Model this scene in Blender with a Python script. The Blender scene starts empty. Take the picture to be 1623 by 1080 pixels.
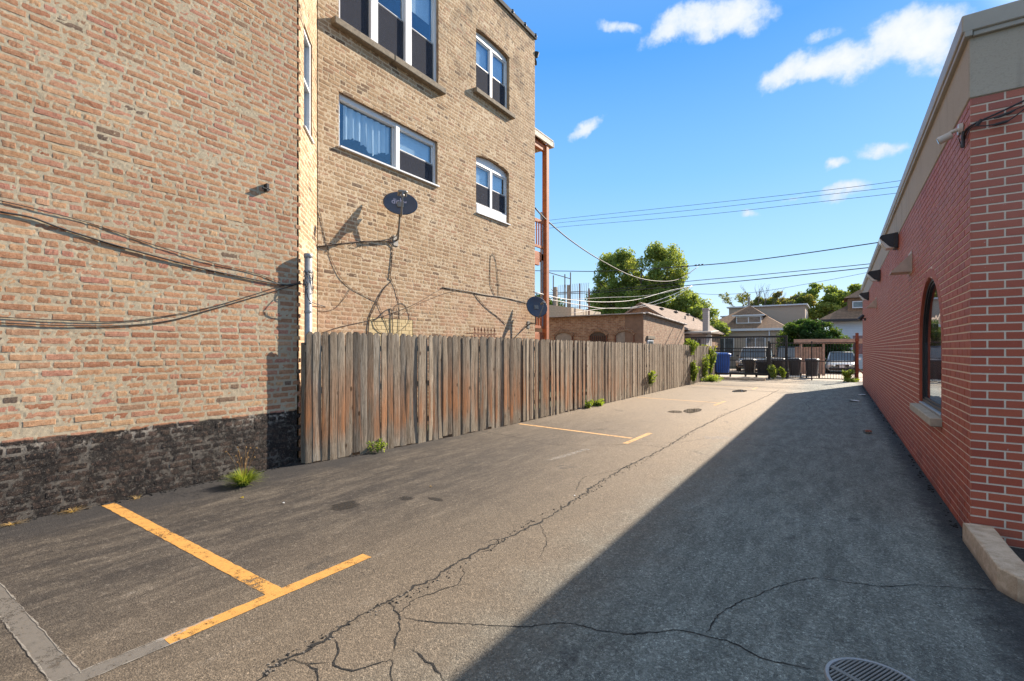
import bpy, math, random
import numpy as np
from mathutils import Vector, Matrix, noise as mnoise

random.seed(7)
rng = np.random.default_rng(11)
R = math.radians
scene = bpy.context.scene
COL = scene.collection

# ------------------------------------------------------------------ camera
cam_d = bpy.data.cameras.new('camera')
cam = bpy.data.objects.new('camera', cam_d)
COL.objects.link(cam)
cam.location = (0, 0, 1.55)
cam.rotation_euler = (R(90), 0, R(34.0))
cam_d.sensor_width = 36
cam_d.lens = 16.99
cam_d.shift_y = 0.0086
cam_d.clip_start = 0.05
cam_d.clip_end = 3000
scene.camera = cam

# ------------------------------------------------------------------ light
SUN_V = Vector((1.0, 2.9, 1.81)).normalized()
sun_d = bpy.data.lights.new('sun', 'SUN')
sun_d.energy = 4.6
sun_d.angle = R(0.5)
sun_d.color = (1.0, 0.87, 0.72)
sun = bpy.data.objects.new('sun', sun_d)
COL.objects.link(sun)
sun.rotation_euler = SUN_V.to_track_quat('Z', 'Y').to_euler()
sun.location = (20, 60, 40)

world = bpy.data.worlds.new('World')
scene.world = world
world.use_nodes = True
scene.view_settings.view_transform = 'Standard'
scene.view_settings.look = 'None'
scene.view_settings.gamma = 1.0
scene.view_settings.exposure = 1.38
scene.view_settings.use_curve_mapping = False


class NT:
    """tiny helper for node trees"""
    def __init__(s, tree):
        s.t = tree
        s.n = tree.nodes
        s.l = tree.links

    def node(s, typ, **kw):
        n = s.n.new(typ)
        for k, v in kw.items():
            setattr(n, k, v)
        return n

    def put(s, sock, v):
        if v is None:
            return
        if isinstance(v, bpy.types.NodeSocket):
            s.l.new(v, sock)
        else:
            if isinstance(v, (tuple, list)) and len(v) == 3 and sock.type == 'RGBA':
                v = (*v, 1)
            sock.default_value = v

    def math(s, op, a, b=None, c=None, clamp=False):
        n = s.node('ShaderNodeMath', operation=op, use_clamp=clamp)
        s.put(n.inputs[0], a); s.put(n.inputs[1], b); s.put(n.inputs[2], c)
        return n.outputs[0]

    def vmath(s, op, a, b=None, scale=None):
        n = s.node('ShaderNodeVectorMath', operation=op)
        s.put(n.inputs[0], a); s.put(n.inputs[1], b)
        if scale is not None:
            s.put(n.inputs['Scale'], scale)
        return n.outputs['Value'] if op in ('DOT_PRODUCT', 'LENGTH', 'DISTANCE') else n.outputs['Vector']

    def noise(s, vec, scale, detail=4, rough=0.6, dist=0.0, col=False):
        n = s.node('ShaderNodeTexNoise')
        s.put(n.inputs['Vector'], vec)
        n.inputs['Scale'].default_value = scale
        n.inputs['Detail'].default_value = detail
        n.inputs['Roughness'].default_value = rough
        n.inputs['Distortion'].default_value = dist
        return n.outputs['Color' if col else 'Fac']

    def voro(s, vec, scale, feature='F1', out='Distance', rnd=1.0):
        n = s.node('ShaderNodeTexVoronoi', feature=feature)
        s.put(n.inputs['Vector'], vec)
        n.inputs['Scale'].default_value = scale
        n.inputs['Randomness'].default_value = rnd
        return n.outputs[out]

    def ramp(s, fac, stops, interp='LINEAR'):
        n = s.node('ShaderNodeValToRGB')
        s.put(n.inputs[0], fac)
        cr = n.color_ramp
        cr.interpolation = interp
        while len(cr.elements) < len(stops):
            cr.elements.new(0.5)
        for e, (p, c) in zip(cr.elements, stops):
            e.position = p
            e.color = (*c, 1) if isinstance(c, (tuple, list)) else (c, c, c, 1)
        return n.outputs[0]

    def mix(s, fac, a, b, blend='MIX'):
        n = s.node('ShaderNodeMix', data_type='RGBA', blend_type=blend)
        s.put(n.inputs[0], fac); s.put(n.inputs[6], a); s.put(n.inputs[7], b)
        return n.outputs[2]

    def map(s, v, a, b, c=0.0, d=1.0, smooth=True):
        n = s.node('ShaderNodeMapRange')
        n.interpolation_type = 'SMOOTHSTEP' if smooth else 'LINEAR'
        n.clamp = True if not smooth else n.clamp
        s.put(n.inputs[0], v)
        s.put(n.inputs[1], a); s.put(n.inputs[2], b); s.put(n.inputs[3], c); s.put(n.inputs[4], d)
        return n.outputs[0]

    def coords(s, scale=(1, 1, 1), src='Object', rot=(0, 0, 0)):
        tc = s.node('ShaderNodeTexCoord')
        if scale == (1, 1, 1) and rot == (0, 0, 0):
            return tc.outputs[src]
        m = s.node('ShaderNodeMapping')
        m.inputs['Scale'].default_value = scale
        m.inputs['Rotation'].default_value = rot
        s.l.new(tc.outputs[src], m.inputs['Vector'])
        return m.outputs[0]

    def pos(s):
        return s.node('ShaderNodeNewGeometry').outputs['Position']

    def attr(s, name):
        n = s.node('ShaderNodeAttribute', attribute_name=name)
        return n.outputs['Fac']

    def sep(s, v):
        n = s.node('ShaderNodeSeparateXYZ')
        s.put(n.inputs[0], v)
        return n.outputs

    def bump(s, h, strength=0.5, dist=0.01, normal=None):
        n = s.node('ShaderNodeBump')
        n.inputs['Strength'].default_value = strength
        n.inputs['Distance'].default_value = dist
        s.put(n.inputs['Height'], h)
        if normal is not None:
            s.put(n.inputs['Normal'], normal)
        return n.outputs[0]


# sky: Nishita plus procedural clouds given as directions (azimuth from +Y, elevation, radii in degrees)
w = NT(world.node_tree)
w.n.clear()
sky = w.node('ShaderNodeTexSky', sky_type='NISHITA')
sky.sun_disc = False
sky.sun_elevation = math.asin(SUN_V.z)
sky.sun_rotation = math.atan2(SUN_V.x, SUN_V.y)
sky.altitude = 100
sky.air_density = 1.0
sky.dust_density = 0.6
sky.ozone_density = 2.5
CLOUDS = [
    (-11.39, 32.27, 5.52, 1.87, -4, 1.0),
    (-15.99, 31.93, 3.49, 1.13, 20, 0.7),
    (-21.2, 32.94, 2.71, 0.72, -20, 0.35),
    (-7.98, 31.97, 2.12, 1.06, 0, 0.8),
    (4.49, 26.32, 4.57, 2.26, 4, 1.1),
    (0.12, 26.63, 3.83, 1.48, 4, 0.95),
    (-4.18, 26.7, 3.12, 1.24, 25, 0.8),
    (7.13, 25.45, 2.86, 2.75, 0, 1.1),
    (-0.92, 28.77, 2.03, 0.87, 10, 0.45),
    (-25.32, 24.18, 2.94, 0.74, 24, 0.7),
    (3.32, 18.22, 2.4, 0.97, -2, 0.85),
    (0.12, 17.8, 1.3, 0.67, 0, 0.75),
    (0.53, 14.99, 2.39, 1.03, 4, 0.85),
    (-4.18, 15.27, 1.65, 0.36, 10, 0.5),
    (-7.55, 14.23, 1.4, 0.57, 0, 0.55)]
CLOUDS += [(150, 38, 22, 10, 5, 1.2), (195, 45, 26, 12, -6, 1.2), (235, 30, 20, 9, 4, 1.1), (120, 24, 16, 7, 0, 1.1), (265, 50, 16, 8, 0, 1.0), (90, 62, 20, 12, 20, 1.1), (175, 72, 22, 14, 0, 1.1)]  # added unseen clouds behind and overhead, to brighten and whiten the shadow fill
vec = w.coords(src='Generated')
warp = w.vmath('SUBTRACT', w.noise(vec, 9, 5, 0.6, col=True), (0.5, 0.5, 0.5))
v2 = w.vmath('ADD', vec, w.vmath('SCALE', warp, scale=0.05))
acc = None
for az, el, ra, rb, tilt, k in CLOUDS:
    az, el, tilt = R(az), R(el), R(tilt)
    D = Vector((math.sin(az) * math.cos(el), math.cos(az) * math.cos(el), math.sin(el)))
    T = Vector((math.cos(az), -math.sin(az), 0))
    U = T.cross(D)
    A = (T * math.cos(tilt) + U * math.sin(tilt)) / math.tan(R(ra))
    B = (U * math.cos(tilt) - T * math.sin(tilt)) / math.tan(R(rb))
    a = w.vmath('DOT_PRODUCT', v2, tuple(A)); b = w.vmath('DOT_PRODUCT', v2, tuple(B))
    m = w.math('MULTIPLY', a, a)
    m = w.math('MULTIPLY_ADD', b, b, m)
    back = w.math('LESS_THAN', w.vmath('DOT_PRODUCT', v2, tuple(D)), 0.0)
    m = w.math('MULTIPLY_ADD', back, 50.0, m)
    m = w.math('SUBTRACT', k, m)
    acc = m if acc is None else w.math('MAXIMUM', acc, m)
n1 = w.noise(vec, 16, 9, 0.62)
dens = w.math('MULTIPLY_ADD', w.math('SUBTRACT', n1, 0.5), 3.4, acc)
alpha = w.map(dens, -0.15, 0.85)
alpha = w.math('MULTIPLY', alpha, 0.97)
shade = w.ramp(w.map(dens, 0.1, 2.2), [(0, (0.66, 0.78, 0.95)), (0.45, (0.86, 0.9, 0.98)), (1, (1, 1, 1))])
zen = w.sep(vec)[2]
grad = w.ramp(zen, [(0.0, (0.375, 0.425, 0.470)), (0.07, (0.290, 0.390, 0.475)), (0.17, (0.185, 0.325, 0.475)), (0.32, (0.105, 0.250, 0.470)),
                    (0.52, (0.040, 0.162, 0.410)), (0.75, (0.10, 0.19, 0.34)), (1.0, (0.22, 0.27, 0.34))])  # top stops paled above the view to make the fill less blue
grad = w.vmath('SCALE', grad, scale=8.0)
ds = w.vmath('DOT_PRODUCT', vec, tuple(SUN_V))
near = w.map(ds, 0.988, 0.9995, 0.03, 0.4)
skyc = w.mix(near, grad, sky.outputs[0])
cl = w.vmath('SCALE', shade, scale=3.5)
final = w.mix(alpha, skyc, cl)
bg = w.node('ShaderNodeBackground')
w.put(bg.inputs[0], final)
bg.inputs[1].default_value = 0.12
wo = w.node('ShaderNodeOutputWorld')
w.l.new(bg.outputs[0], wo.inputs[0])

# ------------------------------------------------------------------ mesh helpers
MATS = {}


def material(name, fn=None, color=None, rough=0.6, metal=0.0, noise=None, bump=None, spec=None):
    """fn(nt, bsdf) may wire things; otherwise a colour with procedural variation"""
    if name in MATS:
        return MATS[name]
    m = bpy.data.materials.new(name)
    m.use_nodes = True
    nt = NT(m.node_tree)
    b = m.node_tree.nodes['Principled BSDF']
    if spec is not None:
        b.inputs['Specular IOR Level'].default_value = spec
    if fn:
        fn(nt, b)
    else:
        sc, amt = noise or (6.0, 0.18)
        co = nt.coords()
        n = nt.noise(co, sc, 6, 0.65)
        lo = tuple(c * (1 - amt) for c in color)
        hi = tuple(min(1, c * (1 + amt)) for c in color)
        nt.put(b.inputs['Base Color'], nt.ramp(n, [(0.3, lo), (0.7, hi)]))
        b.inputs['Roughness'].default_value = rough
        b.inputs['Metallic'].default_value = metal
        bs, bd = bump or (60.0, 0.15)
        nt.put(b.inputs['Normal'], nt.bump(nt.noise(co, bs, 4, 0.6), bd, 0.01))
    MATS[name] = m
    return m


def tag(o, label=None, cat=None, group=None, kind=None):
    if label: o['label'] = label
    if cat: o['category'] = cat
    if group: o['group'] = group
    if kind: o['kind'] = kind
    return o


def root_loc(p):
    if p is None:
        return Vector((0, 0, 0))
    while p.parent:
        p = p.parent
    return Vector(p.location)


def thing(name, label, cat, loc=(0, 0, 0), group=None, rz=0.0):
    o = bpy.data.objects.new(name, None)
    o.empty_display_size = 0.2
    o.location = loc
    o.rotation_euler = (0, 0, rz)
    COL.objects.link(o)
    return tag(o, label, cat, group)


class MB:
    def __init__(s):
        s.v = []; s.f = []; s.m = []; s.a = []

    def add(s, verts, faces, mat=0, rnd=0.5):
        n = len(s.v)
        s.v += [tuple(p) for p in verts]
        s.a += [rnd] * len(verts)
        s.f += [tuple(i + n for i in f) for f in faces]
        s.m += [mat] * len(faces)
        return s

    def box(s, c, size, rot=None, mat=0, rnd=0.5, bev=0.0):
        x, y, z = [q / 2 for q in size]
        M = rot if rot is not None else Matrix.Identity(3)
        c = Vector(c)
        if bev <= 0:
            P = [(-x, -y, -z), (x, -y, -z), (x, y, -z), (-x, y, -z), (-x, -y, z), (x, -y, z), (x, y, z), (-x, y, z)]
            F = [(0, 3, 2, 1), (4, 5, 6, 7), (0, 1, 5, 4), (1, 2, 6, 5), (2, 3, 7, 6), (3, 0, 4, 7)]
            return s.add([c + M @ Vector(p) for p in P], F, mat, rnd)
        b = min(bev, x * .9, y * .9, z * .9)
        P = []
        idx = {}
        for sx in (-1, 1):
            for sy in (-1, 1):
                for sz in (-1, 1):
                    for ax in range(3):
                        p = [sx * (x - b), sy * (y - b), sz * (z - b)]
                        p[ax] = (sx * x, sy * y, sz * z)[ax]
                        idx[(sx, sy, sz, ax)] = len(P)
                        P.append(tuple(p))
        F = []
        q = [(-1, -1), (1, -1), (1, 1), (-1, 1)]
        for sg in (-1, 1):
            o = q if sg > 0 else q[::-1]
            F.append(tuple(idx[(sg, a, b_, 0)] for a, b_ in o))
            F.append(tuple(idx[(b_, sg, a, 1)] for a, b_ in o))
            F.append(tuple(idx[(a, b_, sg, 2)] for a, b_ in o))
        for s1 in (-1, 1):
            for s2 in (-1, 1):
                f = (idx[(s1, s2, -1, 0)], idx[(s1, s2, 1, 0)], idx[(s1, s2, 1, 1)], idx[(s1, s2, -1, 1)])
                F.append(f if s1 * s2 < 0 else f[::-1])
                f = (idx[(-1, s1, s2, 1)], idx[(1, s1, s2, 1)], idx[(1, s1, s2, 2)], idx[(-1, s1, s2, 2)])
                F.append(f if s1 * s2 < 0 else f[::-1])
                f = (idx[(s2, -1, s1, 2)], idx[(s2, 1, s1, 2)], idx[(s2, 1, s1, 0)], idx[(s2, -1, s1, 0)])
                F.append(f if s1 * s2 < 0 else f[::-1])
                for s3 in (-1, 1):
                    f = (idx[(s1, s2, s3, 0)], idx[(s1, s2, s3, 1)], idx[(s1, s2, s3, 2)])
                    F.append(f if s1 * s2 * s3 > 0 else f[::-1])
        return s.add([c + M @ Vector(p) for p in P], F, mat, rnd)

    def tube(s, pts, r, n=8, mat=0, cap=True, rnd=0.5):
        pts = [Vector(p) for p in pts]
        if not isinstance(r, (list, tuple)):
            r = [r] * len(pts)
        V = []; F = []
        ref = None
        for i, p in enumerate(pts):
            t = (pts[min(i + 1, len(pts) - 1)] - pts[max(i - 1, 0)])
            t = t.normalized() if t.length > 1e-9 else Vector((0, 0, 1))
            if ref is None:
                ref = Vector((0, 0, 1)) if abs(t.z) < 0.9 else Vector((1, 0, 0))
            a = t.cross(ref)
            if a.length < 1e-4:
                a = t.cross(Vector((0, 1, 0.3)))
            a.normalize()
            b = t.cross(a)
            ref = -b if False else ref
            for k in range(n):
                th = 2 * math.pi * k / n
                V.append(p + (a * math.cos(th) + b * math.sin(th)) * r[i])
        for i in range(len(pts) - 1):
            for k in range(n):
                F.append((i * n + k, i * n + (k + 1) % n, (i + 1) * n + (k + 1) % n, (i + 1) * n + k))
        if cap:
            F.append(tuple(range(n))[::-1])
            F.append(tuple((len(pts) - 1) * n + k for k in range(n)))
        return s.add(V, F, mat, rnd)

    def lathe(s, prof, c=(0, 0, 0), n=16, M=None, mat=0, sx=1, sy=1):
        c = Vector(c); M = M or Matrix.Identity(3)
        V = []; F = []
        for (r, z) in prof:
            for k in range(n):
                th = 2 * math.pi * k / n
                V.append(c + M @ Vector((r * math.cos(th) * sx, r * math.sin(th) * sy, z)))
        for i in range(len(prof) - 1):
            for k in range(n):
                F.append((i * n + k, i * n + (k + 1) % n, (i + 1) * n + (k + 1) % n, (i + 1) * n + k))
        return s.add(V, F, mat)

    def prism(s, poly, h, M=None, c=(0, 0, 0), mat=0):
        """poly in local xy, extruded along local z by h; M 3x3, c origin"""
        c = Vector(c); M = M or Matrix.Identity(3)
        n = len(poly)
        V = [c + M @ Vector((p[0], p[1], 0)) for p in poly] + [c + M @ Vector((p[0], p[1], h)) for p in poly]
        F = [tuple(range(n))[::-1], tuple(range(n, 2 * n))] + [(i, (i + 1) % n, (i + 1) % n + n, i + n) for i in range(n)]
        return s.add(V, F, mat)

    def build(s, name, mats, parent=None, smooth=False, loc=None, attr=False):
        me = bpy.data.meshes.new(name)
        if parent is not None:
            o0 = root_loc(parent)
        elif loc is not None:
            o0 = Vector(loc)
        else:
            a = np.array(s.v)
            o0 = Vector(((a[:, 0].min() + a[:, 0].max()) / 2, (a[:, 1].min() + a[:, 1].max()) / 2, a[:, 2].min()))
        me.from_pydata([(x - o0.x, y - o0.y, z - o0.z) for x, y, z in s.v], [], s.f)
        if not isinstance(mats, (list, tuple)):
            mats = [mats]
        for m in mats:
            me.materials.append(m)
        me.polygons.foreach_set('material_index', s.m)
        if smooth:
            me.polygons.foreach_set('use_smooth', [True] * len(s.f))
        if attr:
            at = me.attributes.new('rnd', 'FLOAT', 'POINT')
            at.data.foreach_set('value', s.a)
        me.update()
        o = bpy.data.objects.new(name, me)
        if parent is None:
            o.location = o0
        else:
            o.parent = parent
        COL.objects.link(o)
        return o


def np_mesh(name, V, F, mats, parent=None, loc=(0, 0, 0), attr=None, smooth=True, mi=None, sharp=None):
    """V Nx3, F Mx4 arrays"""
    me = bpy.data.meshes.new(name)
    o0 = np.array(root_loc(parent)) if parent is not None else np.array(loc)
    V = (np.asarray(V) - o0).astype(np.float32)
    F = np.asarray(F, dtype=np.int32)
    me.vertices.add(len(V)); me.vertices.foreach_set('co', V.ravel())
    k = F.shape[1]
    me.loops.add(F.size); me.loops.foreach_set('vertex_index', F.ravel())
    me.polygons.add(len(F))
    me.polygons.foreach_set('loop_start', np.arange(0, F.size, k, dtype=np.int32))
    if mi is not None:
        me.polygons.foreach_set('material_index', np.asarray(mi, dtype=np.int32))
    me.polygons.foreach_set('use_smooth', np.full(len(F), smooth))
    for m in (mats if isinstance(mats, (list, tuple)) else [mats]):
        me.materials.append(m)
    if attr is not None:
        at = me.attributes.new('rnd', 'FLOAT', 'POINT')
        at.data.foreach_set('value', np.asarray(attr, dtype=np.float32))
    me.update(calc_edges=True)
    me.validate()
    o = bpy.data.objects.new(name, me)
    if parent is not None:
        o.parent = parent
    else:
        o.location = loc
    COL.objects.link(o)
    return o


def smooth_path(pts, k=6):
    """Catmull-Rom through pts"""
    P = [Vector(p) for p in pts]
    if len(P) < 3:
        return P
    out = []
    Q = [P[0] * 2 - P[1]] + P + [P[-1] * 2 - P[-2]]
    for i in range(1, len(Q) - 2):
        a, b, c, d = Q[i - 1:i + 3]
        for j in range(k):
            t = j / k
            out.append(0.5 * ((2 * b) + (c - a) * t + (2 * a - 5 * b + 4 * c - d) * t * t + (3 * b - a - 3 * c + d) * t ** 3))
    out.append(P[-1])
    return out

# ------------------------------------------------------------------ materials
def m_old_brick(nt, b, kind):
    rnd = nt.attr('rnd')
    p = nt.pos()
    z = nt.sep(p)[2]
    y = nt.sep(p)[1]
    isb = nt.math('GREATER_THAN', rnd, -0.5)
    if kind == 'front':
        stops = [(0.0, (0.37, 0.195, 0.115)), (0.22, (0.50, 0.305, 0.175)), (0.42, (0.43, 0.205, 0.150)), (0.58, (0.55, 0.37, 0.215)),
                 (0.75, (0.34, 0.155, 0.092)), (0.90, (0.47, 0.26, 0.15)), (0.972, (0.40, 0.24, 0.15)), (0.992, (0.20, 0.14, 0.10)), (1.0, (0.12, 0.095, 0.08))]
        mort = (0.44, 0.375, 0.27)
    else:
        stops = [(0.0, (0.41, 0.285, 0.17)), (0.25, (0.46, 0.33, 0.20)), (0.45, (0.35, 0.225, 0.13)), (0.6, (0.48, 0.35, 0.215)),
                 (0.75, (0.31, 0.205, 0.12)), (0.90, (0.44, 0.27, 0.17)), (0.95, (0.22, 0.145, 0.09)), (1.0, (0.16, 0.11, 0.075))]
        mort = (0.58, 0.465, 0.32)
    bc = nt.ramp(rnd, stops)
    n1 = nt.noise(p, 28, 7, 0.7)
    n2 = nt.noise(p, 1.1, 4, 0.6)
    n3 = nt.noise(p, 180, 3, 0.7)
    bc = nt.mix(nt.map(n1, 0.3, 0.75), bc, nt.mix(1.0, bc, (0.72, 0.66, 0.6), 'MULTIPLY'))
    # pale lime smear over some brick faces
    sm = nt.map(nt.noise(p, 9, 8, 0.75, 0.6), 0.56 if kind == 'front' else 0.50, 0.74)
    sm = nt.math('MULTIPLY', sm, 0.5 if kind == 'front' else 0.72)
    bc = nt.mix(sm, bc, mort)
    n5 = nt.noise(p, 75, 5, 0.75)
    bc = nt.mix(nt.map(n5, 0.53, 0.66, 0.0, 0.7), bc, nt.mix(1.0, bc, (0.42, 0.34, 0.30), 'MULTIPLY'))
    bc = nt.mix(nt.map(n5, 0.46, 0.34, 0.0, 0.35), bc, (0.62, 0.46, 0.33))
    mc = nt.mix(nt.map(n1, 0.25, 0.8), mort, tuple(c * 0.80 for c in mort))
    col = nt.mix(isb, mc, bc)
    col = nt.mix(nt.map(n2, 0.3, 0.75), col, nt.mix(1.0, col, (0.86, 0.83, 0.80), 'MULTIPLY'))
    # pits
    pit = nt.map(n3, 0.60, 0.70)
    col = nt.mix(nt.math('MULTIPLY', pit, 0.65), col, (0.10, 0.075, 0.06))
    if kind == 'front':
        nz = nt.noise(p, 5, 4, 0.6)
        edge = nt.math('MULTIPLY_ADD', nt.math('SUBTRACT', nz, 0.5), 0.07, z)
        paint = nt.map(edge, 0.735, 0.715)
        fl = nt.map(nt.noise(p, 30, 9, 0.8), 0.52, 0.62)
        fl2 = nt.map(nt.noise(p, 5.5, 9, 0.8, 0.5), 0.47, 0.60)
        band = nt.map(z, 0.55, 0.71)
        worn = nt.math('MAXIMUM', nt.math('MULTIPLY', fl, 0.5), nt.math('MULTIPLY', fl2, nt.math('MULTIPLY_ADD', band, 0.34, 0.20)), clamp=True)
        speck = nt.map(nt.noise(p, 95, 4, 0.85), 0.60, 0.65)
        isb01 = nt.math('MULTIPLY_ADD', isb, 0.7, 0.35)
        worn = nt.math('MULTIPLY', worn, isb01, clamp=True)
        pc = nt.mix(worn, (0.011, 0.009, 0.0085), nt.mix(0.55, nt.mix(1.0, col, (0.60, 0.47, 0.39), 'MULTIPLY'), (0.17, 0.15, 0.13)))
        grey = nt.map(nt.noise(p, 4.5, 9, 0.8), 0.47, 0.58, 0.0, 0.95)
        pc = nt.mix(nt.math('MULTIPLY', grey, nt.math('MULTIPLY', nt.math('MULTIPLY_ADD', band, 0.7, 0.3), nt.math('SUBTRACT', 1.0, isb))), pc, (0.30, 0.27, 0.23))
        pc = nt.mix(nt.math('MULTIPLY', speck, 0.6), pc, (0.36, 0.33, 0.29))
        col = nt.mix(paint, col, pc)
        rough = nt.math('MULTIPLY_ADD', paint, -0.25, 0.92)
        nt.put(b.inputs['Roughness'], rough)
    else:
        soot = nt.math('MULTIPLY', nt.map(z, 6.0, 10.2), nt.map(nt.noise(p, 2.2, 7, 0.7), 0.42, 0.66))
        col = nt.mix(nt.math('MULTIPLY', soot, 0.6), col, (0.10, 0.085, 0.07))
        # washed patch of redder brick above the glazed infill
        px = nt.math('MULTIPLY', nt.map(z, 3.2, 2.3), nt.map(nt.noise(p, 1.7, 3, 0.5), 0.4, 0.6))
        col = nt.mix(nt.math('MULTIPLY', px, 0.35), col, (0.50, 0.29, 0.19))
        b.inputs['Roughness'].default_value = 0.92
    nt.put(b.inputs['Base Color'], col)
    b.inputs['Specular IOR Level'].default_value = 0.25
    h = nt.math('ADD', nt.math('MULTIPLY', n1, 0.7), nt.math('MULTIPLY', n3, 0.5))
    nt.put(b.inputs['Normal'], nt.bump(h, 0.5, 0.006))


M_front = material('old_brick_front', lambda nt, b: m_old_brick(nt, b, 'front'))
M_wing = material('old_brick_wing', lambda nt, b: m_old_brick(nt, b, 'wing'))


def m_red(nt, b):
    rnd = nt.attr('rnd')
    p = nt.pos()
    isb = nt.math('GREATER_THAN', rnd, -0.5)
    bc = nt.ramp(rnd, [(0.0, (0.38, 0.072, 0.032)), (0.35, (0.42, 0.083, 0.036)), (0.7, (0.46, 0.100, 0.043)), (1.0, (0.35, 0.064, 0.030))])
    n1 = nt.noise(p, 240, 3, 0.7)
    n2 = nt.noise(p, 1.6, 5, 0.6)
    bc = nt.mix(nt.map(n1, 0.35, 0.7), bc, nt.mix(1.0, bc, (0.78, 0.72, 0.7), 'MULTIPLY'))
    fl = nt.map(nt.noise(p, 60, 2, 0.5), 0.735, 0.76)
    bc = nt.mix(fl, bc, (0.5, 0.4, 0.34))
    mc = nt.mix(nt.map(n1, 0.3, 0.7), (0.80, 0.67, 0.52), (0.66, 0.54, 0.41))
    col = nt.mix(isb, mc, bc)
    z = nt.sep(p)[2]
    damp = nt.math('MULTIPLY', nt.map(z, 0.5, 0.0), nt.map(n2, 0.35, 0.7))
    col = nt.mix(nt.math('MULTIPLY', damp, 0.5), col, (0.07, 0.045, 0.035))
    # chalky bloom on upper courses
    bl = nt.math('MULTIPLY', nt.map(z, 1.4, 3.0), nt.map(nt.noise(p, 0.9, 5, 0.6), 0.25, 0.6))
    col = nt.mix(nt.math('MULTIPLY', bl, 0.14), col, (0.50, 0.42, 0.38))
    nt.put(b.inputs['Base Color'], col)
    b.inputs['Roughness'].default_value = 0.62
    nt.put(b.inputs['Normal'], nt.bump(n1, 0.35, 0.004))


M_red = material('red_face_brick', m_red)


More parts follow.
